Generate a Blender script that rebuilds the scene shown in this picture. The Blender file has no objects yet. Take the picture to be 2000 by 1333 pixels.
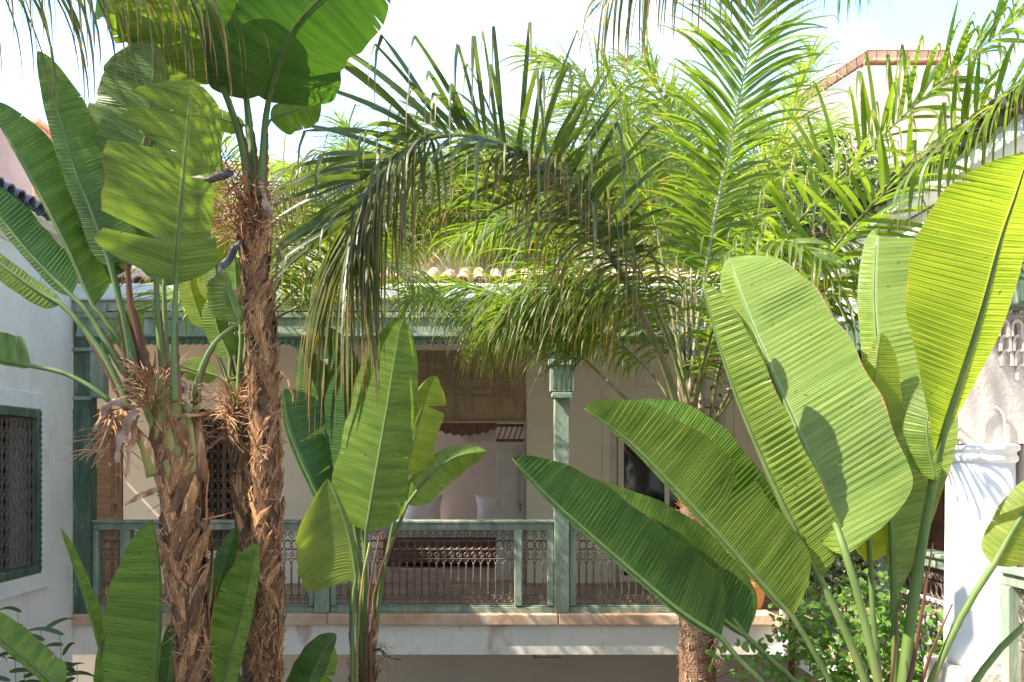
import bpy, math, random
from mathutils import Vector, Matrix, noise
import numpy as np
PI = math.pi
V = Vector
rnd = random.Random(7)
SC = bpy.context.scene
COL = SC.collection

# ---------------------------------------------------------------- camera, sky, sun, exposure
F = 1800.0                      # focal length in pixels of the 2000 px wide photograph
CX, CY, CZ = 950.0, 900.0, 1.6  # vanishing point of the level camera, eye height above the gallery floor
cam = bpy.data.cameras.new('camera')
cam.sensor_width = 36.0
cam.lens = F / 2000 * 36.0
cam.shift_x = (1000 - CX) / 2000
cam.shift_y = (CY - 666.5) / 2000
cam.clip_end = 900
cam.clip_start = 0.05
camo = bpy.data.objects.new('camera', cam)
camo.location = (0, 0, CZ)
camo.rotation_euler = (PI / 2, 0, 0)
COL.objects.link(camo)
SC.camera = camo

SUN = V((-0.68, -0.20, 0.72)).normalized()      # towards the sun
w = bpy.data.worlds.new('World')
SC.world = w
w.use_nodes = True
nt = w.node_tree
nt.nodes.clear()
wo = nt.nodes.new('ShaderNodeOutputWorld')
bg = nt.nodes.new('ShaderNodeBackground')
sky = nt.nodes.new('ShaderNodeTexSky')
sky.sky_type = 'NISHITA'
sky.sun_disc = False
sky.sun_elevation = math.asin(SUN.z)
sky.sun_rotation = math.atan2(SUN.x, SUN.y)
sky.air_density = 0.8
sky.dust_density = 0.15
sky.ozone_density = 1.6
tc = nt.nodes.new('ShaderNodeTexCoord')
mp = nt.nodes.new('ShaderNodeMapping')
mp.inputs['Scale'].default_value = (1.1, 1.1, 3.2)
mp.inputs['Location'].default_value = (0.35, 0.2, 0.1)
nz = nt.nodes.new('ShaderNodeTexNoise')
nz.inputs['Scale'].default_value = 1.5
nz.inputs['Detail'].default_value = 8
nz.inputs['Roughness'].default_value = 0.55
cr = nt.nodes.new('ShaderNodeValToRGB')
cr.color_ramp.elements[0].position = 0.42
cr.color_ramp.elements[1].position = 0.66
mx = nt.nodes.new('ShaderNodeMix')
mx.data_type = 'RGBA'
mx.inputs['B'].default_value = (2.2, 2.35, 2.6, 1)
L = nt.links.new
L(tc.outputs['Generated'], mp.inputs['Vector'])
L(mp.outputs[0], nz.inputs['Vector'])
L(nz.outputs['Fac'], cr.inputs[0])
L(cr.outputs[0], mx.inputs['Factor'])
L(sky.outputs[0], mx.inputs['A'])
L(mx.outputs['Result'], bg.inputs[0])
L(bg.outputs[0], wo.inputs[0])
bg.inputs[1].default_value = 0.14
sl = bpy.data.lights.new('sun', 'SUN')
sl.energy = 2.6
sl.angle = math.radians(0.55)
sl.color = (1.0, 0.93, 0.80)
so = bpy.data.objects.new('sun', sl)
so.location = (-8, -3, 14)
so.rotation_euler = SUN.to_track_quat('Z', 'Y').to_euler()
COL.objects.link(so)
SC.view_settings.view_transform = 'Standard'
SC.view_settings.look = 'None'
SC.view_settings.gamma = 1.0
SC.view_settings.use_curve_mapping = False
SC.view_settings.exposure = 2.6
SC.render.engine = 'CYCLES'
cy = SC.cycles
cy.max_bounces = 10
cy.diffuse_bounces = 8
cy.glossy_bounces = 3
cy.transmission_bounces = 6
cy.transparent_max_bounces = 8
cy.sample_clamp_indirect = 6
cy.use_denoising = True
try:
    cy.denoiser = 'OPENIMAGEDENOISE'
except Exception:
    pass

# ---------------------------------------------------------------- helpers
def P(px, py, Y):
    """a point of the photograph put at a distance of Y metres"""
    return V(((px - CX) / F * Y, Y, CZ + (CY - py) / F * Y))

def XX(px, Y): return (px - CX) / F * Y
def ZZ(py, Y): return CZ + (CY - py) / F * Y

WL = {}        # world location of each object (parents are never rotated)

class MB:
    def __init__(s):
        s.v = []; s.f = []; s.uv = []
    def quadgrid(s, rows, uvs=None, close=False):
        b = len(s.v); n = len(rows[0])
        for r in rows: s.v += [tuple(p) for p in r]
        for i in range(len(rows) - 1):
            for j in range(n if close else n - 1):
                j2 = (j + 1) % n
                s.f.append((b + i * n + j, b + i * n + j2, b + (i + 1) * n + j2, b + (i + 1) * n + j))
                if uvs is not None:
                    s.uv += [uvs[i][j], uvs[i][j2], uvs[i + 1][j2], uvs[i + 1][j]]
        return b
    def box(s, x0, x1, y0, y1, z0, z1):
        b = len(s.v)
        s.v += [(x0, y0, z0), (x1, y0, z0), (x1, y1, z0), (x0, y1, z0), (x0, y0, z1), (x1, y0, z1), (x1, y1, z1), (x0, y1, z1)]
        for q in ((0, 3, 2, 1), (4, 5, 6, 7), (0, 1, 5, 4), (1, 2, 6, 5), (2, 3, 7, 6), (3, 0, 4, 7)):
            s.f.append(tuple(b + k for k in q))
        return s
    def tube(s, pts, rad, n=6, cap=True, flat=1.0):
        pts = [V(p) for p in pts]
        if not hasattr(rad, '__len__'): rad = [rad] * len(pts)
        rows = []; up = None
        for i, p in enumerate(pts):
            t = (pts[min(i + 1, len(pts) - 1)] - pts[max(i - 1, 0)])
            if t.length < 1e-9: t = V((0, 0, 1))
            t.normalize()
            if up is None:
                up = V((0, 1, 0)) if abs(t.y) < 0.9 else V((1, 0, 0))
            a = t.cross(up)
            if a.length < 1e-6: a = t.orthogonal()
            a.normalize()
            b2 = a.cross(t).normalized()
            up = b2
            rows.append([p + a * (rad[i] * math.cos(2 * PI * k / n)) + b2 * (rad[i] * flat * math.sin(2 * PI * k / n)) for k in range(n)])
        b = s.quadgrid(rows, [[(k / n, i / len(rows)) for k in range(n)] for i in range(len(rows))] if s.uv or not s.f else None, close=True)
        if cap:
            m = len(rows)
            s.f.append(tuple(b + k for k in range(n))[::-1])
            s.f.append(tuple(b + (m - 1) * n + k for k in range(n)))
            if s.uv: s.uv += [(0, 0)] * (2 * n)
        return s
    def lathe(s, c, prof, n=20):
        rows = [[(c[0] + r * math.cos(2 * PI * k / n), c[1] + r * math.sin(2 * PI * k / n), c[2] + z) for k in range(n)] for r, z in prof]
        b = s.quadgrid(rows, close=True)
        m = len(rows)
        s.f.append(tuple(b + k for k in range(n))[::-1]); s.f.append(tuple(b + (m - 1) * n + k for k in range(n)))
        return s
    def prism(s, poly, axis, a0, a1):
        """poly in the two other axes (x,z) for 'y', (y,z) for 'x', (x,y) for 'z'"""
        b = len(s.v); n = len(poly)
        for a in (a0, a1):
            for (p, q) in poly:
                s.v.append({'y': (p, a, q), 'x': (a, p, q), 'z': (p, q, a)}[axis])
        s.f.append(tuple(b + k for k in range(n))); s.f.append(tuple(b + n + k for k in range(n))[::-1])
        for k in range(n):
            s.f.append((b + (k + 1) % n, b + k, b + n + k, b + n + (k + 1) % n))
        return s
    def build(s, name, m, parent=None, smooth=False, bevel=0, origin=None, fix=False):
        if origin is None:
            a = np.array(s.v); origin = V(((a.min(0) + a.max(0)) / 2).tolist())
            if parent is None: origin.z = float(a[:, 2].min())
        else: origin = V(origin)
        me = bpy.data.meshes.new(name)
        me.from_pydata([(x - origin.x, y - origin.y, z - origin.z) for x, y, z in s.v], [], s.f)
        if s.uv and len(s.uv) == len(me.loops):
            ul = me.uv_layers.new(name='UVMap')
            ul.data.foreach_set('uv', np.array(s.uv, dtype=np.float32).ravel())
        if fix:
            import bmesh
            bm = bmesh.new(); bm.from_mesh(me); bmesh.ops.recalc_face_normals(bm, faces=bm.faces); bm.to_mesh(me); bm.free()
        if smooth: me.polygons.foreach_set('use_smooth', [True] * len(me.polygons))
        me.materials.append(m)
        return place(name, me, parent, origin, bevel=bevel)

def place(name, me, parent, world, rot=None, scale=None, bevel=0):
    o = bpy.data.objects.new(name, me)
    COL.objects.link(o)
    world = V(world)
    if parent is not None:
        o.parent = parent
        o.location = world - WL[parent.name]
    else: o.location = world
    if rot is not None: o.rotation_euler = rot
    if scale is not None: o.scale = scale
    WL[o.name] = world
    if bevel:
        bv = o.modifiers.new('bevel', 'BEVEL'); bv.width = bevel; bv.segments = 2; bv.limit_method = 'ANGLE'
    return o

def thing(name, loc, label, cat, group=None):
    o = bpy.data.objects.new(name, None)
    COL.objects.link(o)
    o.empty_display_size = 0.2
    o.location = loc
    WL[o.name] = V(loc)
    return tag(o, label, cat, group)
def tag(o, label, cat, group=None):
    o['label'] = label; o['category'] = cat
    if group: o['group'] = group
    return o
def struct(o): o['kind'] = 'structure'; return o
def stuff(o): o['kind'] = 'stuff'; return o

def spline(pts, n):
    """Catmull-Rom through the points, n samples evenly by arc length"""
    pts = [V(p) for p in pts]
    if len(pts) == 2:
        return [pts[0].lerp(pts[1], i / (n - 1)) for i in range(n)]
    q = [pts[0] * 2 - pts[1]] + pts + [pts[-1] * 2 - pts[-2]]
    fine = []
    for i in range(1, len(q) - 2):
        for k in range(24):
            t = k / 24
            a, b, c, d = q[i - 1], q[i], q[i + 1], q[i + 2]
            fine.append(0.5 * ((2 * b) + (c - a) * t + (2 * a - 5 * b + 4 * c - d) * t * t + (3 * b - a - 3 * c + d) * t ** 3))
    fine.append(pts[-1])
    L_ = [0]
    for i in range(1, len(fine)): L_.append(L_[-1] + (fine[i] - fine[i - 1]).length)
    out = []; j = 0
    for i in range(n):
        s_ = L_[-1] * i / (n - 1)
        while j < len(L_) - 2 and L_[j + 1] < s_: j += 1
        d = L_[j + 1] - L_[j]
        out.append(fine[j].lerp(fine[j + 1], (s_ - L_[j]) / d if d > 1e-9 else 0))
    return out
def arclen(p): return sum((p[i + 1] - p[i]).length for i in range(len(p) - 1))

# ---------------------------------------------------------------- materials
def nodes(name):
    m = bpy.data.materials.new(name); m.use_nodes = True
    t = m.node_tree; t.nodes.clear()
    o = t.nodes.new('ShaderNodeOutputMaterial')
    return m, t, o
def N(t, k, **kw):
    n = t.nodes.new('ShaderNode' + k)
    for a, b in kw.items():
        if a.startswith('i_'): n.inputs[a[2:].replace('_', ' ')].default_value = b
        else: setattr(n, a, b)
    return n
def ramp(t, stops):
    r = t.nodes.new('ShaderNodeValToRGB')
    e = r.color_ramp.elements
    while len(e) < len(stops): e.new(0.5)
    for k, (p, c) in enumerate(stops):
        e[k].position = p; e[k].color = (*c, 1) if len(c) == 3 else c
    return r
def surf(name, c1, c2, scale=4, rough=0.8, bump=0.15, bscale=40, spec=0.3, stretch=(1, 1, 1), c3=None, randv=0.0, pos=(0.36, 0.56), metal=0):
    m, t, o = nodes(name); l = t.links.new
    p = N(t, 'BsdfPrincipled'); p.inputs['Roughness'].default_value = rough
    p.inputs['Specular IOR Level'].default_value = spec; p.inputs['Metallic'].default_value = metal
    tcn = N(t, 'TexCoord'); mpn = N(t, 'Mapping'); mpn.inputs['Scale'].default_value = stretch
    l(tcn.outputs['Object'], mpn.inputs[0])
    n1 = N(t, 'TexNoise', i_Scale=scale, i_Detail=7.0, i_Roughness=0.6); l(mpn.outputs[0], n1.inputs['Vector'])
    st = [(pos[0], c1), (pos[1], c2)]
    if c3: st.append((min(0.98, pos[1] + 0.09), c3))
    r = ramp(t, st); l(n1.outputs['Fac'], r.inputs[0])
    cur = r.outputs[0]
    if randv:
        oi = N(t, 'ObjectInfo'); mr = N(t, 'MapRange'); mr.inputs['To Min'].default_value = 1 - randv; mr.inputs['To Max'].default_value = 1 + randv
        l(oi.outputs['Random'], mr.inputs[0])
        hs = N(t, 'HueSaturation'); l(cur, hs.inputs['Color']); l(mr.outputs[0], hs.inputs['Value']); cur = hs.outputs[0]
    l(cur, p.inputs['Base Color'])
    n2 = N(t, 'TexNoise', i_Scale=bscale, i_Detail=5.0); l(mpn.outputs[0], n2.inputs['Vector'])
    b = N(t, 'Bump'); b.inputs['Strength'].default_value = bump; b.inputs['Distance'].default_value = 0.02
    l(n2.outputs['Fac'], b.inputs['Height']); l(b.outputs[0], p.inputs['Normal'])
    l(p.outputs[0], o.inputs[0])
    return m
def blade_mat(name, ca, cb, tr, tfac=0.42, rough=0.38, edge=(0.20, 0.10, 0.04), rib=(0.22, 0.30, 0.10), spot=0.0, width=0.985):
    """big paddle leaf: streaks along the side veins, paler rib, dry brown rim; u = across, v = metres along"""
    m, t, o = nodes(name); l = t.links.new
    uv = N(t, 'UVMap'); sp = N(t, 'SeparateXYZ'); l(uv.outputs[0], sp.inputs[0])
    ab = N(t, 'Math', operation='ABSOLUTE'); l(sp.outputs[0], ab.inputs[0])
    oi = N(t, 'ObjectInfo')
    cb3 = N(t, 'CombineXYZ')
    m1 = N(t, 'Math', operation='MULTIPLY'); m1.inputs[1].default_value = 0.7; l(sp.outputs[0], m1.inputs[0])
    m2 = N(t, 'Math', operation='MULTIPLY'); m2.inputs[1].default_value = 26.0; l(sp.outputs[1], m2.inputs[0])
    m3 = N(t, 'Math', operation='MULTIPLY'); m3.inputs[1].default_value = 50.0; l(oi.outputs['Random'], m3.inputs[0])
    l(m1.outputs[0], cb3.inputs[0]); l(m2.outputs[0], cb3.inputs[1]); l(m3.outputs[0], cb3.inputs[2])
    ns = N(t, 'TexNoise', i_Scale=1.0, i_Detail=6.0, i_Roughness=0.62); l(cb3.outputs[0], ns.inputs['Vector'])
    r = ramp(t, [(0.33, ca), (0.68, cb)]); l(ns.outputs['Fac'], r.inputs[0])
    # broad patches
    nb = N(t, 'TexNoise', i_Scale=3.0, i_Detail=3.0); tcn = N(t, 'TexCoord'); l(tcn.outputs['Object'], nb.inputs['Vector'])
    hs = N(t, 'HueSaturation')
    mr = N(t, 'MapRange'); mr.inputs['To Min'].default_value = 0.72; mr.inputs['To Max'].default_value = 1.3; l(nb.outputs['Fac'], mr.inputs[0])
    hr = N(t, 'MapRange'); hr.inputs['To Min'].default_value = 0.488; hr.inputs['To Max'].default_value = 0.512; l(oi.outputs['Random'], hr.inputs[0])
    l(r.outputs[0], hs.inputs['Color']); l(mr.outputs[0], hs.inputs['Value']); l(hr.outputs[0], hs.inputs['Hue'])
    # rib
    rr = ramp(t, [(0.0, (1, 1, 1)), (0.055, (0, 0, 0))]); l(ab.outputs[0], rr.inputs[0])
    mxr = N(t, 'Mix', data_type='RGBA'); l(rr.outputs[0], mxr.inputs['Factor']); l(hs.outputs[0], mxr.inputs['A']); mxr.inputs['B'].default_value = (*rib, 1)
    # rim
    ne = N(t, 'TexNoise', i_Scale=0.35, i_Detail=4.0); l(cb3.outputs[0], ne.inputs['Vector'])
    ad = N(t, 'Math', operation='MULTIPLY_ADD'); ad.inputs[1].default_value = 0.10; l(ne.outputs['Fac'], ad.inputs[0]); l(ab.outputs[0], ad.inputs[2])
    sb0 = N(t, 'Math', operation='SUBTRACT'); sb0.inputs[1].default_value = 0.5; l(ad.outputs[0], sb0.inputs[0])
    er = ramp(t, [(0.538, (0, 0, 0)), (0.550, (1, 1, 1))]); l(sb0.outputs[0], er.inputs[0])
    mxe = N(t, 'Mix', data_type='RGBA'); l(er.outputs[0], mxe.inputs['Factor']); l(mxr.outputs['Result'], mxe.inputs['A']); mxe.inputs['B'].default_value = (*edge, 1)
    # small specks
    vs = N(t, 'TexNoise', i_Scale=38.0, i_Detail=2.0); l(tcn.outputs['Object'], vs.inputs['Vector'])
    vr = ramp(t, [(0.70, (0, 0, 0)), (0.75, (1, 1, 1))]); l(vs.outputs['Fac'], vr.inputs[0])
    mxs = N(t, 'Mix', data_type='RGBA'); l(vr.outputs[0], mxs.inputs['Factor']); l(mxe.outputs['Result'], mxs.inputs['A']); mxs.inputs['B'].default_value = (0.10, 0.08, 0.02, 1)
    # relief of the side veins
    wv = N(t, 'Math', operation='MULTIPLY'); wv.inputs[1].default_value = 2 * PI * 95; l(sp.outputs[1], wv.inputs[0])
    sn = N(t, 'Math', operation='SINE'); l(wv.outputs[0], sn.inputs[0])
    b = N(t, 'Bump'); b.inputs['Strength'].default_value = 0.30; b.inputs['Distance'].default_value = 0.0015; l(sn.outputs[0], b.inputs['Height'])
    b2 = N(t, 'Bump'); b2.inputs['Strength'].default_value = 0.5; b2.inputs['Distance'].default_value = 0.004; l(ns.outputs['Fac'], b2.inputs['Height']); l(b.outputs[0], b2.inputs['Normal'])
    p = N(t, 'BsdfPrincipled'); p.inputs['Roughness'].default_value = rough; p.inputs['Specular IOR Level'].default_value = 0.34
    l(mxs.outputs['Result'], p.inputs['Base Color']); l(b2.outputs[0], p.inputs['Normal'])
    # light coming through: yellower
    tl = N(t, 'BsdfTranslucent')
    mt = N(t, 'Mix', data_type='RGBA'); mt.inputs['Factor'].default_value = 1.0; mt.blend_type = 'MULTIPLY'
    l(mxs.outputs['Result'], mt.inputs['A']); mt.inputs['B'].default_value = (*tr, 1)
    l(mt.outputs['Result'], tl.inputs[0]); l(b.outputs[0], tl.inputs['Normal'])
    ms = N(t, 'MixShader'); ms.inputs[0].default_value = tfac
    l(p.outputs[0], ms.inputs[1]); l(tl.outputs[0], ms.inputs[2]); l(ms.outputs[0], o.inputs[0])
    return m
def leaflet_mat(name, ca, cb, dry, tr, tfac=0.4, d0=0.78, d1=0.95, rough=0.4):
    """narrow palm leaflet: v runs 0..1 from base to tip, the tip dries"""
    m, t, o = nodes(name); l = t.links.new
    uv = N(t, 'UVMap'); sp = N(t, 'SeparateXYZ'); l(uv.outputs[0], sp.inputs[0])
    tcn = N(t, 'TexCoord'); n1 = N(t, 'TexNoise', i_Scale=5.0, i_Detail=3.0); l(tcn.outputs['Object'], n1.inputs['Vector'])
    r = ramp(t, [(0.35, ca), (0.65, cb)]); l(n1.outputs['Fac'], r.inputs[0])
    fl = N(t, 'Math', operation='FRACT'); l(sp.outputs[1], fl.inputs[0])
    n2 = N(t, 'TexNoise', i_Scale=9.0, i_Detail=2.0); l(tcn.outputs['Object'], n2.inputs['Vector'])
    ad = N(t, 'Math', operation='MULTIPLY_ADD'); ad.inputs[1].default_value = 0.25; l(n2.outputs['Fac'], ad.inputs[0]); l(fl.outputs[0], ad.inputs[2])
    dr = ramp(t, [(d0, (0, 0, 0)), (d1, (1, 1, 1))]); 
    sb = N(t, 'Math', operation='SUBTRACT'); sb.inputs[1].default_value = 0.10; l(ad.outputs[0], sb.inputs[0]); l(sb.outputs[0], dr.inputs[0])
    mxd = N(t, 'Mix', data_type='RGBA'); l(dr.outputs[0], mxd.inputs['Factor']); l(r.outputs[0], mxd.inputs['A']); mxd.inputs['B'].default_value = (*dry, 1)
    p = N(t, 'BsdfPrincipled'); p.inputs['Roughness'].default_value = rough; l(mxd.outputs['Result'], p.inputs['Base Color'])
    tl = N(t, 'BsdfTranslucent'); mt = N(t, 'Mix', data_type='RGBA'); mt.blend_type = 'MULTIPLY'; mt.inputs['Factor'].default_value = 1.0
    l(mxd.outputs['Result'], mt.inputs['A']); mt.inputs['B'].default_value = (*tr, 1); l(mt.outputs['Result'], tl.inputs[0])
    ms = N(t, 'MixShader'); ms.inputs[0].default_value = tfac
    l(p.outputs[0], ms.inputs[1]); l(tl.outputs[0], ms.inputs[2]); l(ms.outputs[0], o.inputs[0])
    return m
def stalk_mat(name, ca, cb, cc):
    """smooth stalk, green with a red-brown papery margin"""
    m, t, o = nodes(name); l = t.links.new
    tcn = N(t, 'TexCoord'); mpn = N(t, 'Mapping'); mpn.inputs['Scale'].default_value = (14, 14, 1.1); l(tcn.outputs['Object'], mpn.inputs[0])
    n1 = N(t, 'TexNoise', i_Scale=1.0, i_Detail=4.0); l(mpn.outputs[0], n1.inputs['Vector'])
    r = ramp(t, [(0.30, ca), (0.58, cb), (0.80, cc)]); l(n1.outputs['Fac'], r.inputs[0])
    p = N(t, 'BsdfPrincipled'); p.inputs['Roughness'].default_value = 0.55; p.inputs['Specular IOR Level'].default_value = 0.25; l(r.outputs[0], p.inputs['Base Color'])
    l(p.outputs[0], o.inputs[0])
    return m

MT = {}
MT['white'] = surf('white_plaster', (0.74, 0.725, 0.69), (0.84, 0.825, 0.79), scale=1.8, rough=0.9, bump=0.3, bscale=7, spec=0.15, stretch=(1, 1, 0.55), c3=(0.76, 0.73, 0.66))
MT['white_lw'] = surf('white_limewash', (0.76, 0.76, 0.75), (0.83, 0.83, 0.82), scale=2.2, rough=0.9, bump=0.35, bscale=8, spec=0.15, c3=(0.74, 0.71, 0.65))
MT['cream'] = surf('cream_plaster', (0.74, 0.68, 0.54), (0.81, 0.75, 0.60), scale=1.1, rough=0.9, bump=0.08, bscale=8, spec=0.15)
MT['stain'] = surf('weathered_plaster', (0.72, 0.68, 0.58), (0.80, 0.77, 0.68), scale=2.0, rough=0.92, bump=0.3, bscale=14, spec=0.1, stretch=(1, 1, 0.5), c3=(0.56, 0.45, 0.35))
MT['grey'] = surf('grey_tadelakt', (0.36, 0.34, 0.29), (0.43, 0.40, 0.34), scale=0.9, rough=0.7, bump=0.06, bscale=6)
MT['pink'] = surf('pink_render', (0.50, 0.34, 0.28), (0.60, 0.43, 0.36), scale=1.0, rough=0.92, bump=0.2, bscale=16, spec=0.1, c3=(0.64, 0.50, 0.44))
MT['palepink'] = surf('pale_pink_render', (0.66, 0.54, 0.48), (0.76, 0.65, 0.59), scale=1.6, rough=0.92, bump=0.3, bscale=14, spec=0.1, stretch=(1, 1, 0.5), c3=(0.62, 0.44, 0.34))
MT['brick'] = surf('orange_brick', (0.52, 0.27, 0.16), (0.64, 0.39, 0.25), scale=6, rough=0.9, bump=0.3, bscale=30, spec=0.1, randv=0.15)
MT['green'] = surf('green_paint', (0.050, 0.095, 0.062), (0.10, 0.155, 0.105), scale=3.5, rough=0.55, bump=0.18, bscale=22, stretch=(3, 3, 0.7), c3=(0.20, 0.26, 0.20))
MT['greenl'] = surf('worn_green_paint', (0.185, 0.245, 0.180), (0.285, 0.335, 0.25), scale=3.0, rough=0.6, bump=0.2, bscale=24, stretch=(3, 3, 0.6), c3=(0.40, 0.43, 0.33))
MT['sill'] = surf('peach_sill', (0.50, 0.30, 0.19), (0.62, 0.41, 0.28), scale=3, rough=0.85, bump=0.25, bscale=16, spec=0.2, c3=(0.66, 0.50, 0.38))
MT['iron'] = surf('wrought_iron', (0.10, 0.075, 0.058), (0.20, 0.155, 0.125), scale=12, rough=0.55, bump=0.2, bscale=80, metal=0.3)
MT['door'] = surf('tan_wood', (0.17, 0.105, 0.062), (0.25, 0.165, 0.105), scale=2.4, rough=0.6, bump=0.15, bscale=20, stretch=(1, 1, 8))
MT['brown'] = surf('brown_wood', (0.12, 0.06, 0.035), (0.20, 0.11, 0.07), scale=2.4, rough=0.6, bump=0.15, bscale=20, stretch=(6, 1, 1))
MT['lattice'] = surf('carved_cedar', (0.32, 0.235, 0.14), (0.42, 0.32, 0.20), scale=2.4, rough=0.7, bump=0.15, bscale=20, stretch=(6, 1, 1))
MT['whitewood'] = surf('off_white_wood', (0.52, 0.47, 0.42), (0.60, 0.55, 0.50), scale=3, rough=0.6, bump=0.08, bscale=14)
MT['mauve'] = surf('mauve_plaster', (0.66, 0.57, 0.52), (0.72, 0.63, 0.57), scale=1.0, rough=0.85, bump=0.05, bscale=7)
MT['linen'] = surf('linen', (0.72, 0.67, 0.64), (0.80, 0.75, 0.72), scale=5, rough=0.95, bump=0.3, bscale=26, spec=0.05)
MT['black'] = surf('dark_opening', (0.006, 0.006, 0.005), (0.02, 0.018, 0.014), scale=4, rough=0.6, bump=0.0)
MT['floor'] = surf('terracotta_floor', (0.32, 0.21, 0.155), (0.44, 0.32, 0.26), scale=2.2, rough=0.5, bump=0.08, bscale=12, randv=0.12)
MT['ground'] = surf('courtyard_paving', (0.50, 0.45, 0.38), (0.60, 0.55, 0.47), scale=1.6, rough=0.8, bump=0.2, bscale=10)
MT['earth'] = surf('dusty_earth', (0.34, 0.26, 0.19), (0.42, 0.33, 0.25), scale=0.3, rough=0.95, bump=0.2, bscale=3)
MT['soil'] = surf('dark_soil', (0.035, 0.025, 0.017), (0.07, 0.05, 0.035), scale=8, rough=0.95, bump=0.6, bscale=30)
MT['tile_blue'] = surf('grey_glazed_tile', (0.075, 0.095, 0.13), (0.15, 0.17, 0.21), scale=5, rough=0.35, bump=0.2, bscale=20, c3=(0.33, 0.17, 0.10), randv=0.25, pos=(0.35, 0.6))
MT['tile'] = surf('terracotta_tile', (0.42, 0.24, 0.16), (0.55, 0.35, 0.25), scale=5, rough=0.75, bump=0.25, bscale=24, c3=(0.62, 0.48, 0.38), randv=0.2)
MT['tile_dark'] = surf('lichened_tile', (0.10, 0.085, 0.07), (0.22, 0.18, 0.14), scale=6, rough=0.85, bump=0.35, bscale=24, c3=(0.36, 0.32, 0.26), randv=0.2)
MT['stucco'] = surf('carved_stucco', (0.62, 0.53, 0.45), (0.70, 0.61, 0.53), scale=4, rough=0.9, bump=0.3, bscale=40, spec=0.1)
MT['pot'] = surf('terracotta_pot', (0.46, 0.19, 0.06), (0.60, 0.29, 0.11), scale=5, rough=0.7, bump=0.2, bscale=20)
MT['bark'] = surf('trunk_core', (0.045, 0.022, 0.012), (0.13, 0.07, 0.035), scale=9, rough=0.9, bump=0.8, bscale=34, stretch=(2, 2, 0.6))
MT['scale_a'] = surf('dry_leaf_base', (0.15, 0.058, 0.020), (0.54, 0.26, 0.095), scale=11, rough=0.75, bump=0.8, bscale=32, stretch=(3, 3, 0.5), c3=(0.72, 0.55, 0.38), randv=0.6, pos=(0.38, 0.56))
MT['scale_g'] = surf('fresh_leaf_base', (0.11, 0.13, 0.028), (0.24, 0.20, 0.05), scale=4, rough=0.5, bump=0.3, bscale=20, stretch=(5, 5, 0.6), c3=(0.30, 0.13, 0.05), randv=0.25, pos=(0.36, 0.60))
MT['fibre'] = surf('dry_fibre', (0.20, 0.085, 0.035), (0.44, 0.23, 0.11), scale=8, rough=0.75, bump=0.2, bscale=30, c3=(0.52, 0.36, 0.22))
MT['fibre_grey'] = surf('withered_leaf', (0.13, 0.08, 0.05), (0.34, 0.235, 0.16), scale=8, rough=0.8, bump=0.4, bscale=30)
MT['spathe'] = surf('dark_spathe', (0.03, 0.028, 0.035), (0.08, 0.07, 0.075), scale=6, rough=0.5, bump=0.2, bscale=20)
MT['fibretrunk'] = surf('palm_trunk', (0.075, 0.045, 0.028), (0.21, 0.13, 0.082), scale=14, rough=0.9, bump=0.9, bscale=50, stretch=(1, 1, 1.6))
MT['sheath'] = surf('pale_sheath', (0.16, 0.15, 0.08), (0.32, 0.27, 0.18), scale=5, rough=0.7, bump=0.3, bscale=30, stretch=(4, 4, 0.7))
MT['leafA'] = blade_mat('strelitzia_leaf', (0.059, 0.1092, 0.014), (0.1357, 0.2028, 0.035), (1.9, 1.9, 0.55), 0.36)
MT['leafD'] = blade_mat('deep_green_leaf', (0.033, 0.0811, 0.018), (0.0732, 0.1404, 0.028), (1.7, 1.9, 0.5), 0.27, rough=0.33)
MT['leafE'] = blade_mat('pale_green_leaf', (0.120, 0.175, 0.026), (0.215, 0.265, 0.055), (1.7, 1.75, 0.35), 0.38, rough=0.27, rib=(0.34, 0.42, 0.20), edge=(0.34, 0.19, 0.09))
MT['leafY'] = blade_mat('yellow_green_leaf', (0.15, 0.215, 0.024), (0.255, 0.30, 0.05), (2.1, 2.0, 0.45), 0.60, rough=0.4, rib=(0.50, 0.50, 0.24), edge=(0.36, 0.25, 0.08))
MT['leafF'] = blade_mat('young_bright_leaf', (0.0767, 0.1456, 0.018), (0.177, 0.26, 0.04), (1.8, 1.9, 0.45), 0.38)
MT['stalk'] = stalk_mat('green_stalk', (0.060, 0.105, 0.022), (0.115, 0.165, 0.05), (0.15, 0.13, 0.05))
MT['stalkE'] = stalk_mat('pale_stalk', (0.065, 0.115, 0.022), (0.125, 0.175, 0.045), (0.20, 0.15, 0.05))
MT['stalkB'] = stalk_mat('brown_margin', (0.05, 0.018, 0.012), (0.15, 0.065, 0.030), (0.28, 0.14, 0.06))
MT['rachis'] = surf('frond_rachis', (0.10, 0.115, 0.035), (0.20, 0.20, 0.075), scale=5, rough=0.5, bump=0.1, bscale=20, c3=(0.22, 0.15, 0.08))
MT['rachis_p'] = surf('pale_rachis', (0.26, 0.27, 0.14), (0.38, 0.37, 0.24), scale=5, rough=0.5, bump=0.1, bscale=20)
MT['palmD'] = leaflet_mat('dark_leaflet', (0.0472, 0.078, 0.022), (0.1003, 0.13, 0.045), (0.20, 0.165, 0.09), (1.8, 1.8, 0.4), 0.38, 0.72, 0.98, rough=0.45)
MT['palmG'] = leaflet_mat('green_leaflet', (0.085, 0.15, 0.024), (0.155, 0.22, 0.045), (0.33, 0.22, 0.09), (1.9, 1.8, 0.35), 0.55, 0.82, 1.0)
MT['palmY'] = leaflet_mat('sunny_leaflet', (0.115, 0.18, 0.020), (0.21, 0.27, 0.04), (0.34, 0.28, 0.08), (1.8, 1.8, 0.35), 0.55, 0.82, 1.0)
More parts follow.
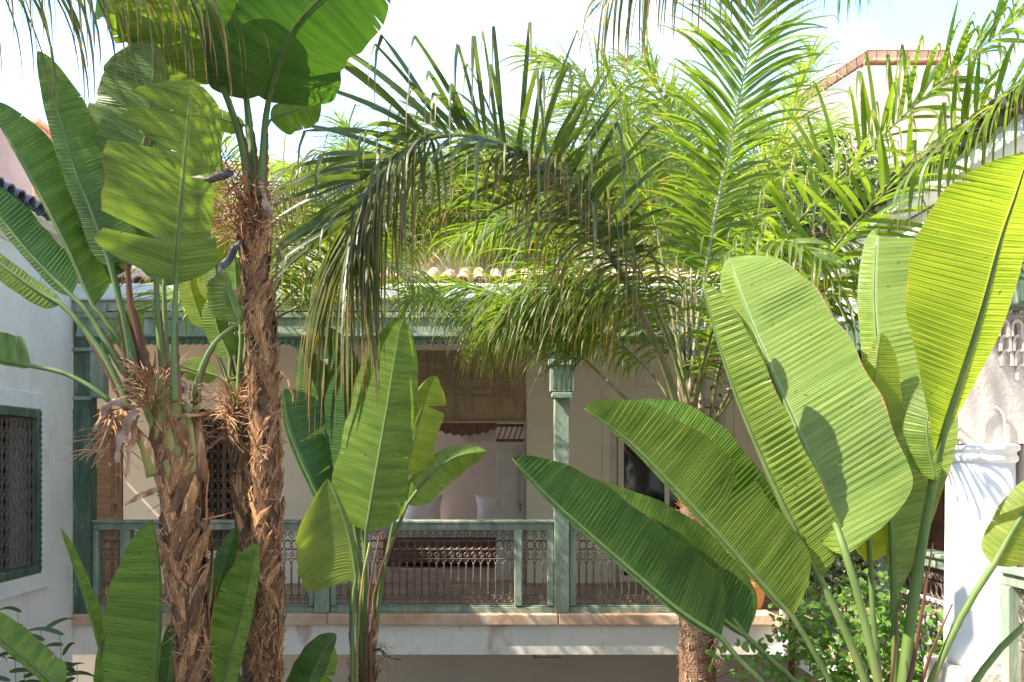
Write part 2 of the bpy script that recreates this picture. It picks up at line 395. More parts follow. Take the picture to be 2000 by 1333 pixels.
MT['palmT'] = leaflet_mat('thin_dry_leaflet', (0.0649, 0.0884, 0.022), (0.1534, 0.1456, 0.04), (0.26, 0.14, 0.06), (1.8, 1.7, 0.4), 0.38, 0.68, 0.98)
MT['bushL'] = leaflet_mat('round_leaves', (0.095, 0.19, 0.03), (0.19, 0.31, 0.07), (0.14, 0.22, 0.05), (1.8, 1.9, 0.4), 0.38, 1.6, 1.7, rough=0.35)
MT['bushD'] = leaflet_mat('dark_climber_leaves', (0.025, 0.055, 0.014), (0.06, 0.10, 0.026), (0.06, 0.10, 0.026), (1.8, 1.9, 0.4), 0.3, 1.6, 1.7, rough=0.4)
MT['bushS'] = leaflet_mat('silver_leaves', (0.20, 0.28, 0.22), (0.34, 0.42, 0.36), (0.3, 0.4, 0.3), (1.2, 1.3, 0.9), 0.2, 1.6, 1.7, rough=0.4)
MT['bushY'] = leaflet_mat('fine_yellow_leaves', (0.14, 0.21, 0.03), (0.24, 0.31, 0.05), (0.2, 0.3, 0.05), (1.8, 1.8, 0.4), 0.4, 1.6, 1.7)
MT['petal'] = leaflet_mat('magenta_petal', (0.45, 0.02, 0.12), (0.62, 0.04, 0.20), (0.5, 0.03, 0.12), (1.3, 1.0, 1.0), 0.3, 1.6, 1.7)
MT['petal_red'] = leaflet_mat('red_petal', (0.50, 0.02, 0.03), (0.65, 0.05, 0.06), (0.5, 0.03, 0.05), (1.3, 1.0, 1.0), 0.3, 1.6, 1.7)
def glass_mat():
    m, t, o = nodes('dark_window_glass')
    p = N(t, 'BsdfPrincipled'); p.inputs['Base Color'].default_value = (0.012, 0.011, 0.009, 1); p.inputs['Roughness'].default_value = 0.06
    p.inputs['Specular IOR Level'].default_value = 0.6
    tcn = N(t, 'TexCoord'); n1 = N(t, 'TexNoise', i_Scale=2.0, i_Detail=2.0); t.links.new(tcn.outputs['Object'], n1.inputs['Vector'])
    b = N(t, 'Bump'); b.inputs['Strength'].default_value = 0.12; b.inputs['Distance'].default_value = 0.05
    t.links.new(n1.outputs['Fac'], b.inputs['Height']); t.links.new(b.outputs[0], p.inputs['Normal'])
    t.links.new(p.outputs[0], o.inputs[0]); return m
MT['glass'] = glass_mat()

# ================================================================ SETTING
XL, XR, YF, YB = -4.25, 3.0, 9.5, 12.0      # courtyard sides, facade plane, back wall of the gallery
G = -3.6                                     # ground
struct(MB().box(-400, 400, -400, 400, G - 0.5, G).build('ground', MT['earth']))
struct(MB().box(XL, XR, -2.2, YF + 1.5, G + 0.004, G + 0.03).build('courtyard_paving', MT['ground']))
struct(MB().box(XL + 0.2, XR - 0.15, 2.4, 8.9, G + 0.034, G + 0.22).build('planting_bed', MT['soil'], bevel=0.05))

def wall_x(name, m, parent, x0, x1, z0, z1, y0, y1, ops):
    """wall parallel to x with openings (xa, xb, za, zb)"""
    b = MB(); x = x0
    for xa, xb, za, zb in sorted(ops):
        if xa > x: b.box(x, xa, y0, y1, z0, z1)
        if za > z0: b.box(xa, xb, y0, y1, z0, za)
        if zb < z1: b.box(xa, xb, y0, y1, zb, z1)
        x = xb
    if x < x1: b.box(x, x1, y0, y1, z0, z1)
    return b.build(name, m, parent)
def wall_y(name, m, parent, y0, y1, z0, z1, x0, x1, ops):
    b = MB(); y = y0
    for ya, yb, za, zb in sorted(ops):
        if ya > y: b.box(x0, x1, y, ya, z0, z1)
        if za > z0: b.box(x0, x1, ya, yb, z0, za)
        if zb < z1: b.box(x0, x1, ya, yb, zb, z1)
        y = yb
    if y < y1: b.box(x0, x1, y, y1, z0, z1)
    return b.build(name, m, parent)

# ---- the house with the gallery, facing the camera
H = thing('gallery_house', (0, YF, G), 'cream and white gallery house across the courtyard with green painted beam and posts', 'house')
W_MAIN = [(-5.55, -4.73, 0.0, 2.2), (-3.78, -3.10, 0.42, 2.27), (-1.40, 0.52, 0.0, 3.04), (1.70, 3.03, 0.0, 2.30)]
wall_x('wall', MT['cream'], H, -6.4, 5.2, 0.0, 3.12, YB, YB + 0.16, W_MAIN)
wall_x('wall', MT['grey'], H, -6.4, 5.2, G, -0.385, 11.0, 11.2, [(-2.4, -1.1, G, -1.3)])
MB().box(-6.4, -2.76, YB + 0.30, YB + 0.40, -0.06, 3.13).build('wall', MT['mauve'], H)  # this pair is backing, added to stop sky light leaking through window gaps
MB().box(1.36, 5.2, YB + 0.30, YB + 0.40, -0.06, 3.13).build('wall', MT['mauve'], H)
MB().box(-6.5, -6.41, YF + 0.1, YB + 0.4, -0.06, 3.13).build('wall', MT['cream'], H)
MB().box(-2.4, -1.1, 11.1, 11.16, G, -1.3).build('door', MT['brown'], H)
MB().box(-6.4, 5.2, YF + 0.03, YB + 3.2, -0.38, -0.07).build('floor_slab', MT['white'], H)
MB().box(XL - 0.1, XR + 0.02, YF, YF + 0.027, -0.40, -0.09).build('fascia', MT['stain'], H)
MB().box(0.49, 0.51, YF + 0.10, YF + 0.115, -0.46, -0.38).box(0.51, 0.78, YF + 0.10, YF + 0.112, -0.455, -0.445).build('conduit', MT['iron'], H)
# floor tiles of the gallery, those one can tell apart
fb = MB().box(-0.158, 0.158, -0.158, 0.158, 0, 0.03)
ft = fb.build('floor_tile', MT['floor'], H, origin=(0, 0, 0)); ftm = ft.data
bpy.data.objects.remove(ft)
MB().box(-6.3, 5.15, YF + 0.3, YB, -0.066, -0.034).build('floor_bed', MT['grey'], H)
for i in range(31):
    for j in range(7):
        place('floor_tile', ftm, H, (-5.0 + i * 0.325, 9.95 + j * 0.325, -0.034 + rnd.uniform(-0.001, 0.001)))
MB().box(-2.75, 1.35, YB + 0.16, 15.05, -0.06, -0.002).build('room_floor', MT['floor'], H)
# sill slab
for k, (pa, pb) in enumerate(((128, 640), (640.5, 1090), (1090.5, 1512))):
    MB().box(XX(pa, YF), XX(pb, YF) - 0.002, YF - 0.065, YF + 0.26, -0.09, 0.025 ).build('sill_slab', MT['sill'], H, bevel=0.012)
# roof: ceiling, dark soffit, parapet, tiles
MB().box(-6.4, 5.2, YF - 0.02, YB + 0.16, 3.14, 3.235).box(-2.75, 1.35, YB + 0.1601, 15.0, 3.14, 3.235).build('ceiling', MT['whitewood'], H)
MB().box(XL - 0.15, XR + 0.15, YF - 0.10, YF + 0.10, 3.24, 3.41).build('parapet', MT['white_lw'], H, bevel=0.02)
MB().box(-6.4, 5.2, YF + 0.10, 12.65, 3.24, 3.38).build('roof_bed', MT['stain'], H)
def tile_mesh(r=0.078, L_=0.42, th=0.014, n=8):
    b = MB()
    rows = []
    for x, k in ((0, 1.0), (L_, 0.86)):
        rows.append([(math.cos(PI * j / n) * r * k, x, math.sin(PI * j / n) * r * k) for j in range(n + 1)])
    inner = []
    for x, k in ((0, 1.0), (L_, 0.86)):
        inner.append([(math.cos(PI * j / n) * (r - th) * k, x, math.sin(PI * j / n) * (r - th) * k) for j in range(n + 1)])
    b.quadgrid(rows); b.quadgrid(inner[::-1])
    b.quadgrid([rows[0], inner[0]][::-1]); b.quadgrid([rows[1], inner[1]])
    o = b.build('roof_tile', MT['tile'], None, smooth=False, origin=(0, 0, 0)); me = o.data; bpy.data.objects.remove(o)
    return me
TM = tile_mesh(); TMB = TM.copy(); TMB.materials.clear(); TMB.materials.append(MT['tile_blue'])
TMD = TM.copy(); TMD.materials.clear(); TMD.materials.append(MT['tile_dark'])
for i in range(42):
    for j in range(3):
        if XL + i * 0.174 < XR + 0.05:
            place('roof_tile', TM, H, (XL + i * 0.174, YF - 0.06 + j * 0.36, 3.415 + j * 0.10), rot=(0.30 + rnd.uniform(-.03, .03), 0, rnd.uniform(-.03, .03)))
            if j < 2: place('roof_tile', TM, H, (XL + 0.087 + i * 0.174, YF + 0.0 + j * 0.36, 3.475 + j * 0.10), rot=(0.30, PI, PI + rnd.uniform(-.03, .03) - PI))
# beam and scallops
MB().box(XL + 0.05, XR, YF - 0.06, YF + 0.09, 2.86, 3.12).build('beam', MT['greenl'], H, bevel=0.008)
MB().box(XL + 0.05, XR, YF - 0.085, YF - 0.062, 3.06, 3.115).box(XL + 0.05, XR, YF - 0.08, YF - 0.062, 2.87, 2.90).build('beam_moulding', MT['greenl'], H, bevel=0.004)
sc = MB(); n = 8
sc.prism([(-0.034, 0.0)] + [(-0.034 + 0.068 * k / n, -0.035 - 0.035 * math.sin(PI * k / n)) for k in range(n + 1)] + [(0.034, 0.0)], 'y', 0, 0.03)
o = sc.build('scallop', MT['green'], None, origin=(0, 0, 0)); SCM = o.data; bpy.data.objects.remove(o)
for i in range(100):
    x = XL + 0.12 + i * 0.0715
    if x < XR: place('scallop', SCM, H, (x, YF - 0.045, 2.858))
# posts
def column(px, wide=0.155, low=False):
    x = XX(px, YF)
    b = MB().box(x - wide / 2, x + wide / 2, YF + 0.0, YF + 0.15, 0.027, 2.855)
    c = b.build('column', MT['greenl'], H, bevel=0.008)
    k = MB().box(x - 0.125, x + 0.125, YF - 0.03, YF + 0.18, 2.31, 2.58)
    k.box(x - 0.105, x + 0.105, YF - 0.045, YF + 0.195, 2.26, 2.30)
    k.box(x - 0.145, x + 0.145, YF - 0.05, YF + 0.20, 2.58, 2.64)
    k.prism([(x - 0.34, 2.855), (x - 0.34, 2.80), (x - 0.26, 2.75), (x - 0.25, 2.70), (x - 0.17, 2.645), (x + 0.17, 2.645), (x + 0.25, 2.70), (x + 0.26, 2.75), (x + 0.34, 2.80), (x + 0.34, 2.855)], 'y', YF + 0.01, YF + 0.14)
    k.build('capital', MT['greenl'], c, bevel=0.006)
    bd = MB()
    for q in range(9):
        bd.lathe((x - 0.10 + q * 0.025, YF - 0.048, 2.235), [(0.002, 0), (0.012, 0.008), (0.012, 0.018), (0.002, 0.028)], 6)
    for q in range(4):
        bd.box(x - 0.09 + q * 0.05, x - 0.065 + q * 0.05, YF - 0.037, YF - 0.031, 2.34, 2.55)
    bd.build('carving', MT['green'], c)
    return c
for px in (628, 1097.5, 1566): column(px)
# corner post with its panelled head and scroll bracket
c = MB().box(XL + 0.002, XL + 0.175, YF - 0.03, YF + 0.15, 0.027, 3.18).build('corner_post', MT['green'], H, bevel=0.006)
MB().box(XL + 0.177, XL + 0.31, YF - 0.035, YF + 0.12, 2.25, 3.18).box(XL + 0.0, XL + 0.33, YF - 0.06, YF - 0.037, 2.72, 2.76).box(XL + 0.0, XL + 0.36, YF - 0.07, YF - 0.037, 3.12, 3.20).box(XL, XL + 0.2, YF - 0.05, YF - 0.032, 2.22, 2.26).build('post_head', MT['greenl'], c, bevel=0.005)
br = MB()
for q in range(8):
    a = q / 7
    br.tube([(XL + 0.20 + 0.13 * a ** 1.5, YF - 0.02, 2.28 + 0.36 * a), (XL + 0.20 + 0.13 * a ** 1.5, YF + 0.06, 2.28 + 0.36 * a)], 0.028, 8)
br.build('scroll_bracket', MT['green'], c)

# windows and doors of the back wall
def panel_door(x0, x1, z0, z1, y, m, parent, rows=6, cols=1, handle=True, inner=None):
    d = MB().box(x0, x1, y, y + 0.045, z0, z1).build('door', m, parent, bevel=0.004)
    cw = (x1 - x0 - 0.06) / cols; rh = (z1 - z0 - 0.12) / rows
    for i in range(cols):
        for j in range(rows):
            a, b_ = x0 + 0.03 + i * cw + 0.035, x0 + 0.03 + (i + 1) * cw - 0.035
            e, f = z0 + 0.06 + j * rh + 0.03, z0 + 0.06 + (j + 1) * rh - 0.03
            MB().box(a, b_, y - 0.014, y - 0.002, e, f).box(a + 0.025, b_ - 0.025, y - 0.024, y - 0.0145, e + 0.025, f - 0.025).build('door_panel', inner or m, d, bevel=0.003)
    if handle:
        MB().tube([(x1 - 0.05, y - 0.002, z0 + 1.02), (x1 - 0.05, y - 0.05, z0 + 1.02)], 0.008, 6).tube([(x1 - 0.05, y - 0.05, z0 + 1.03), (x1 - 0.05, y - 0.05, z0 + 0.93)], 0.010, 6).build('door_handle', MT['iron'], d)
    return d
panel_door(-5.53, -4.80, 0.005, 2.17, YB + 0.03, MT['door'], H, 8, 1)
MB().box(-4.80, -4.735, YB - 0.015, YB + 0.10, 0.005, 2.2).box(-5.60, -4.735, YB - 0.016, YB + 0.10, 2.2, 2.27).build('door_frame', MT['brown'], H, bevel=0.006)
def window(x0, x1, z0, z1, y, parent, mull=1, m=None, fm=None):
    m = m or MT['green']
    b = MB()
    b.box(x0, x0 + 0.05, y, y + 0.06, z0, z1).box(x1 - 0.05, x1, y, y + 0.06, z0, z1)
    b.box(x0 + 0.05, x1 - 0.05, y, y + 0.06, z0, z0 + 0.05).box(x0 + 0.05, x1 - 0.05, y, y + 0.06, z1 - 0.05, z1)
    wd = MB().box(x0, x1, y + 0.065, y + 0.075, z0, z1).build('window', MT['black'], parent)
    b.build('window_frame', m, wd, bevel=0.004)
    for q in range(mull + 1):
        a = x0 + 0.05 + (x1 - x0 - 0.1) * q / (mull + 1); c2 = x0 + 0.05 + (x1 - x0 - 0.1) * (q + 1) / (mull + 1)
        MB().box(a + 0.03, c2 - 0.03, y + 0.034, y + 0.042, z0 + 0.09, z1 - 0.09).build('pane', MT['glass'], wd)
        MB().box(a, a + 0.03, y + 0.02, y + 0.05, z0 + 0.05, z1 - 0.05).box(c2 - 0.03, c2, y + 0.02, y + 0.05, z0 + 0.05, z1 - 0.05).box(a + 0.03, c2 - 0.03, y + 0.02, y + 0.05, z0 + 0.05, z0 + 0.09).box(a + 0.03, c2 - 0.03, y + 0.02, y + 0.05, z1 - 0.09, z1 - 0.05).build('sash', m, wd)
    return wd
wr = window(1.72, 3.01, 0.005, 2.28, YB + 0.05, H, 1, MT['cream'])
bt = MB()
bt.box(1.62, 1.695, YB - 0.02, YB - 0.002, 0.005, 2.38).box(3.035, 3.11, YB - 0.02, YB - 0.002, 0.005, 2.38).box(1.695, 3.035, YB - 0.02, YB - 0.002, 2.305, 2.38)
bt.build('architrave', MT['whitewood'], H, bevel=0.004)
MB().box(1.50, 1.51, YB - 0.008, YB - 0.002, 0.0, 2.56).box(3.22, 3.23, YB - 0.008, YB - 0.002, 0.0, 2.56).box(1.51, 3.22, YB - 0.008, YB - 0.002, 2.55, 2.56).build('incised_line', MT['whitewood'], H)
wl = window(-3.76, -3.12, 0.44, 2.25, YB + 0.07, H, 1, MT['brown'])
# iron grille over the left window
def spiral(r0, turns, tr, n=18, sides=4, hand=1, end=0.25):
    pts = []
    for k in range(n + 1):
        a = turns * 2 * PI * k / n; r = r0 * (1 - (1 - end) * k / n)
        pts.append((hand * r * math.cos(a), 0, r * math.sin(a)))
    return MB().tube(pts, tr, sides)
def proto(mb, name, m):
    o = mb.build(name, m, None, origin=(0, 0, 0)); me = o.data; bpy.data.objects.remove(o); return me
IR = MT['iron']
SCROLL = proto(spiral(0.034, 1.6, 0.0045), 'scroll', IR)
SCROLL_R = proto(spiral(0.034, 1.6, 0.0045, hand=-1), 'scroll', IR)
RING = proto(MB().tube([(0.030 * math.cos(2 * PI * k / 14), 0, 0.030 * math.sin(2 * PI * k / 14)) for k in range(15)], 0.0045, 4), 'ring', IR)
bal = MB()
bal.tube([(0, 0, 0), (0, 0, 0.33)], 0.0055, 6)
for zc, r in ((0.02, 0.013), (0.20, 0.011), (0.31, 0.014)):
    bal.lathe((0, 0, zc), [(0.005, -0.012), (r, 0), (0.005, 0.012)], 6)
bal.lathe((0, 0, 0.05), [(0.0055, 0), (0.0095, 0.02), (0.0095, 0.20), (0.0055, 0.25)], 6)
for s in (-1, 1):
    bal.tube([(0, 0, 0.30), (s * 0.012, 0, 0.335), (s * 0.036, 0, 0.365)], 0.004, 4)
BAL = proto(bal, 'baluster', IR)
ROD = proto(MB().tube([(0, 0, 0), (0, 0, 1)], 0.0042, 4), 'grille_bar', IR)
LOOP = proto(MB().tube([(0.05 * math.sin(PI * k / 6) * (1 - 0.25 * math.sin(PI * k / 6)), 0, 0.20 * k / 12 * 1.0) for k in range(0, 13)][:7] + [(0.0, 0, 0.1)], 0.0045, 4), 'scroll', IR)
DIAM = proto(MB().tube([(0, 0, 0.0), (0.035, 0, 0.035), (0.012, 0, 0.07), (0.0, 0, 0.085)], 0.0045, 4).tube([(0, 0, 0.0), (-0.035, 0, 0.035), (-0.012, 0, 0.07), (0.0, 0, 0.085)], 0.0045, 4), 'grille_knot', IR)

def grille(parent, origin, width, height, axis, step=0.085):
    """wrought iron window grille, origin at its lower corner"""
    ang = 0 if axis == 'x' else PI / 2
    def at(u, z): return V(origin) + (V((u, 0, z)) if axis == 'x' else V((0, u, z)))
    n = int(width / step)
    for i in range(n + 1):
        place('grille_bar', ROD, parent, at(i * width / n, 0), rot=(0, 0, ang), scale=(1.4, 1.4, height))
    m = max(1, int(round(height / 0.13)))
    for j in range(m + 1):
        b = MB().tube([at(0, j * height / m), at(width, j * height / m)], 0.005, 4)
        b.build('cross_bar', IR, parent)
    for i in range(n):
        for j in range(m):
            place('grille_knot', DIAM, parent, at((i + 0.5) * width / n, j * height / m + 0.004), rot=(0, 0, ang), scale=(1.1, 1, height / m / 0.085 * 0.97))
grille(H, (-3.74, YB - 0.02, 0.45), 0.60, 1.78, 'x')

# big cedar lattice above the opening, each panel its own
lt = MB().box(-1.40, 0.50, YB + 0.02, YB + 0.08, 2.13, 3.04).build('lattice_screen', MT['lattice'], H)
for zc, zd in ((2.86, 2.99), (2.64, 2.79), (2.42, 2.57), ):
    x = -1.36
    for wd in (0.20, 0.36, 0.20, 0.20, 0.36, 0.20):
        if wd > 0.3:
            ws = wd - 0.04
        else: ws = wd - 0.04
        fr = MB(); a, b_ = x + 0.02, x + ws + 0.02
        t_ = 0.018
        fr.box(a, b_, YB - 0.006, YB + 0.017, zc, zc + t_).box(a, b_, YB - 0.006, YB + 0.017, zd - t_, zd).box(a, a + t_, YB - 0.006, YB + 0.017, zc + t_, zd - t_).box(b_ - t_, b_, YB - 0.006, YB + 0.017, zc + t_, zd - t_)
        fr.box(a + 0.04, b_ - 0.04, YB + 0.002, YB + 0.017, zc + 0.04, zd - 0.04)
        fr.build('carved_panel', MT['lattice'], lt, bevel=0.003)
        x += wd + (0.07 if wd == 0.36 else 0.0) * 0 + 0.04
MB().box(-0.44, -0.41, YB - 0.012, YB + 0.016, 2.13, 3.04).box(-1.40, 0.50, YB - 0.03, YB + 0.018, 2.10, 2.128).box(0.50, 0.52, YB - 0.01, YB + 0.10, 0.005, 3.04).build('lattice_rail', MT['lattice'], lt, bevel=0.004)
# dark scalloped valance under the lattice
vp = [(-0.72, 2.095)] + [(-0.72 + 0.86 * k / 24, 1.93 + 0.10 * abs(2 * k / 24 - 1) ** 2 + 0.018 * math.sin(k * 2.1)) for k in range(25)] + [(0.14, 2.095)]
MB().prism(vp, 'y', YB + 0.10, YB + 0.14).build('valance', MT['brown'], H)
# the room behind
b = MB()
b.box(-2.75, -2.65, YB + 0.16, 13.0, 0, 3.12).box(-2.75, -2.65, 14.5, 15.0, 0, 3.12).box(-2.75, -2.65, 13.0, 14.5, 0, 0.9).box(-2.75, -2.65, 13.0, 14.5, 2.7, 3.12).box(1.25, 1.35, YB + 0.16, 15.0, 0, 3.12)  # unseen side opening, added so sunlight gets into the room
b.box(-2.65, 1.25, 14.9, 15.0, 0, 3.12)
b.build('room_wall', MT['mauve'], H)
panel_door(0.13, 0.50, 0.005, 1.84, YB + 0.30, MT['whitewood'], H, 2, 1)
g2 = MB().box(0.13, 0.50, YB + 0.30, YB + 0.34, 1.85, 1.89).box(0.13, 0.50, YB + 0.30, YB + 0.34, 2.05, 2.09)
for k in range(5): g2.tube([(0.15 + 0.07 * k, YB + 0.32, 1.89), (0.21 + 0.07 * k, YB + 0.32, 2.05)], 0.008, 4)
g2.build('transom', MT['brown'], H)
MB().box(0.504, 0.515, YB + 0.14, YB + 0.34, 0.005, 2.09).build('door_jamb', MT['whitewood'], H)
MB().box(-0.30, 0.13, YB + 0.90, YB + 1.0, 1.86, 2.1).build('beam', MT['mauve'], H)

# daybed and pillows
D = thing('daybed', (-0.6, 14.3, -0.002), 'low dark wooden daybed with pale mattress inside the room behind the balustrade', 'daybed')
MB().box(-1.55, 0.45, 13.85, 13.89, 0.06, 0.42).build('front_board', MT['brown'], D, bevel=0.01)
MB().box(-1.55, 0.45, 13.90, 14.85, 0.20, 0.40).build('frame', MT['brown'], D)
MB().box(-1.53, 0.43, 13.88, 14.84, 0.43, 0.60).build('mattress', MT['linen'], D, bevel=0.04)
for x in (-1.5, 0.37):
    for y in (13.92, 14.74): MB().box(x, x + 0.06, y, y + 0.06, 0.0, 0.20).build('leg', MT['brown'], D)
def pillow(x, y, z, w_, h_, label):
    b = MB(); n = 12; rows = []
    for i in range(n + 1):
        for_side = []
        u = -1 + 2 * i / n
        for j in range(n + 1):
            v_ = -1 + 2 * j / n
            pin = 1 + 0.10 * (abs(u * v_)) ** 2 - 0.05 * (1 - u * u) - 0.05 * (1 - v_ * v_)
            for_side.append((u * w_ / 2 * pin, v_ * h_ / 2 * pin, ((1 - u ** 4) * (1 - v_ ** 4)) ** 0.6 * 0.085))
        rows.append(for_side)
    t_ = Matrix.Rotation(math.radians(74), 3, 'X')
    for sg in (1, -1):
        b.quadgrid([[t_ @ V((p[0], p[1], p[2] * sg)) + V((x, y, z)) for p in r] for r in (rows if sg > 0 else rows[::-1])])
    return tag(b.build('pillow', MT['linen'], None, smooth=True), label, 'pillow', 'pillows on the daybed')
pillow(-0.98, 14.25, 0.60 + 0.23, 0.56, 0.46, 'plump off-white pillow at the left end of the daybed, beside the big leaves')
pillow(0.10, 14.25, 0.60 + 0.23, 0.50, 0.46, 'off-white pillow on the daybed, half hidden by the open white door leaf')

# ---- balustrades
def balustrade(label, axis, base, length, parts, z0=0.03):
    """parts: list of (u0, u1, kind) with kind 'stile' or 'iron'"""
    root = thing('balustrade', base, label, 'balustrade', 'green balustrades with wrought iron panels')
    bx, by, bz = base
    def B(mb, u0, u1, d0, d1, za, zb):
        if axis == 'x': mb.box(bx + u0, bx + u1, by + d0, by + d1, bz + za, bz + zb)
        else: mb.box(bx - d1, bx - d0, by + u0, by + u1, bz + za, bz + zb)
        return mb
    def at(u, z, d=0.06):
        return V((bx + u, by + d, bz + z)) if axis == 'x' else V((bx - d, by + u, bz + z))
    ang = 0 if axis == 'x' else PI / 2
    gm = MT['greenl'] if axis == 'y' or length < 3.0 else MT['green']
    B(B(MB(), 0, length, 0.01, 0.11, 0.855, 0.925), 0, length, -0.015, 0.135, 0.927, 0.955).build('top_rail', gm, root, bevel=0.006)
    B(B(MB(), 0, length, 0.01, 0.11, 0.0, 0.055), 0.0, length, 0.03, 0.09, 0.057, 0.07).build('bottom_rail', gm, root, bevel=0.005)
    for u0, u1, kind in parts:
        if kind == 'stile':
            B(MB(), u0, u1, 0.0, 0.12, 0.072, 0.853).build('stile', gm, root, bevel=0.006)
            continue
        a = 0.073; wdt = u1 - u0
        for zz in (0.085, 0.17, 0.50 + 0.05, 0.645, 0.745, 0.84):
            b = MB().tube([at(u0, zz), at(u1, zz)], 0.005, 4); b.build('iron_bar', IR, root)
        n = max(1, int(round(wdt / 0.0765)))
        for i in range(n):
            u = u0 + (i + 0.5) * wdt / n
            place('baluster', BAL, root, at(u, 0.17), rot=(0, 0, ang), scale=(1, 1, 1.06))
            place('scroll', SCROLL if i % 2 else SCROLL_R, root, at(u, 0.127), rot=(0, 0, ang))
            place('scroll', SCROLL_R if i % 2 else SCROLL, root, at(u, 0.793), rot=(0, 0, ang), scale=(1, 1, 1.2))
            place('scroll', SCROLL if (i // 2) % 2 else SCROLL_R, root, at(u, 0.595), rot=(0, PI / 2, ang), scale=(1, 1, 1))
            place('ring', RING, root, at(u + (0.5 if i < n - 1 else 0) * wdt / n, 0.695), rot=(0, 0, ang), scale=(1.3, 1, 1.5))
    return root
def bay(pa, pb, segs, label):
    x0 = XX(pa, YF); L_ = XX(pb, YF) - x0
    balustrade(label, 'x', (x0, YF + 0.03, 0.027), L_, [(XX(a, YF) - x0, XX(b, YF) - x0, k) for a, b, k in segs])
bay(178.5, 612, [(178.5, 189, 'stile'), (189, 232, 'iron'), (232, 252, 'stile'), (252, 602, 'iron'), (602, 612, 'stile')], 'shaded dark green balustrade at the left end, behind the two brown trunks')
bay(644, 1082, [(644, 655, 'stile'), (655, 1005, 'iron'), (1005, 1020, 'stile'), (1020, 1070, 'iron'), (1070, 1082, 'stile')], 'green balustrade left of the pale green post, in front of the opening to the daybed')
bay(1113.5, 1320, [(1113.5, 1126, 'stile'), (1126, 1309, 'iron'), (1309, 1320, 'stile')], 'short green balustrade just right of the pale green post, under the long dark leaves')

# ---- right wing: arcade with plaster column
R = thing('arcade_wing', (4.0, 6.0, G), 'white plaster arcade wing on the right with round column and carved niches', 'building')
MB().box(XR, 5.2, 2.6, YF - 0.003, -0.38, -0.005).build('floor_slab', MT['white'], R)
MB().box(XR - 0.05, XR + 0.26, 2.6, YF - 0.07, -0.09, 0.025).build('sill_slab', MT['sill'], R, bevel=0.01)
MB().box(4.7, 4.9, 2.6, 10.9, G, -0.385).build('wall', MT['grey'], R)
wall_y('wall', MT['stucco'], R, 2.6, YB - 0.002, 0.0, 3.12, 5.2, 5.4, [(10.1, 10.95, 0.0, 2.15), (11.15, 11.75, 0.0, 2.15)])
for ya, yb in ((10.1, 10.95), (11.15, 11.75)):
    d = MB().box(5.24, 5.28, ya, yb, 0.005, 2.15).build('door', MT['brown'], R)
    for j in range(5):
        for k in range(2):
            a = ya + 0.05 + k * (yb - ya) / 2
            MB().box(5.222, 5.238, a, a + (yb - ya) / 2 - 0.09, 0.10 + j * 0.40, 0.43 + j * 0.40).build('door_panel', MT['brown'], d, bevel=0.006)
MB().box(XR - 0.01, 5.4, 2.6, YF - 0.12, 3.14, 3.30).build('ceiling', MT['white'], R)
wl_ = MB().box(XR - 0.02, XR + 0.2, 2.6, YF - 0.105, 2.70, 3.135).build('upper_wall', MT['white_lw'], R)
for k, (dz, dx) in enumerate(((2.74, 0.05), (2.86, 0.07), (3.0, 0.10), (3.10, 0.14), (3.30, 0.18))):
    MB().box(XR - 0.02 - dx, XR - 0.022, 2.6, YF - 0.11, dz, dz + (0.05 if k < 4 else 0.09)).build('cornice', MT['white_lw'], R, bevel=0.012)
MB().box(XR - 0.02, XR + 0.19, 2.6, YF - 0.10, 2.48, 2.695).build('beam', MT['green'], R, bevel=0.01)
MB().box(XR - 0.19, 5.4, 2.6, YF - 0.11, 3.395, 3.43).build('roof_bed', MT['stain'], R)
for i in range(38):
    for j in range(3):
        place('roof_tile', TMD, R, (XR - 0.30 + j * 0.36, 2.8 + i * 0.174, 3.44 + j * 0.11), rot=(0.30, 0, -PI / 2 + rnd.uniform(-.04, .04)))
        if j < 2: place('roof_tile', TMD, R, (XR - 0.24 + j * 0.36, 2.887 + i * 0.174, 3.50 + j * 0.11), rot=(0.30, PI, -PI / 2 + rnd.uniform(-.04, .04)))
YP = 5.6
xc = 3.0
col_ = MB().lathe((xc, YP, 0), [(0.205, 0.38), (0.2, 0.42), (0.192, 1.2), (0.188, 1.62)], 40).build('column', MT['white_lw'], R, smooth=True)
MB().lathe((xc, YP, 0), [(0.19, 1.585), (0.205, 1.60), (0.205, 1.625), (0.195, 1.635), (0.195, 1.65), (0.215, 1.665), (0.215, 1.69), (0.19, 1.70)], 40).build('capital', MT['white_lw'], col_, bevel=0.004)
MB().box(xc - 0.24, xc + 0.26, YP - 0.24, YP + 0.24, 0.027, 0.376).build('column_base', MT['stucco'], col_, bevel=0.02)
# pier wall over the column, with the arch to the right of it
xa, xb = xc - 0.19, 5.19
ac, ar, az = xc + 0.19 + 0.55, 0.52, 1.40
poly = [(xa, 1.70), (xa, 2.69), (xb, 2.69), (xb, 0.03), (ac + ar + 0.03, 0.03), (ac + ar + 0.03, az)]
for k in range(0, 19):
    a = PI * k / 18; poly.append((ac + ar * math.cos(a), az + 0.10 + ar * 0.92 * math.sin(a) + (0.10 if 5 < k < 13 else 0) * 0))
poly += [(ac - ar, 0.03), (xc + 0.2, 0.03), (xc + 0.2, 1.70)]
MB().prism(poly, 'y', YP - 0.13, YP + 0.13).build('pier_wall', MT['stucco'], R, fix=True)
# small blind arch just above the column
nb_ = MB(); pts = [(xc - 0.09, YP - 0.15, 1.70)] + [(xc - 0.01 + 0.075 * -math.cos(PI * k / 8), YP - 0.15, 1.83 + 0.09 * math.sin(PI * k / 8)) for k in range(9)] + [(xc + 0.07, YP - 0.15, 1.70)]
nb_.tube(pts, 0.007, 6); nb_.build('blind_arch', MT['white_lw'], R)
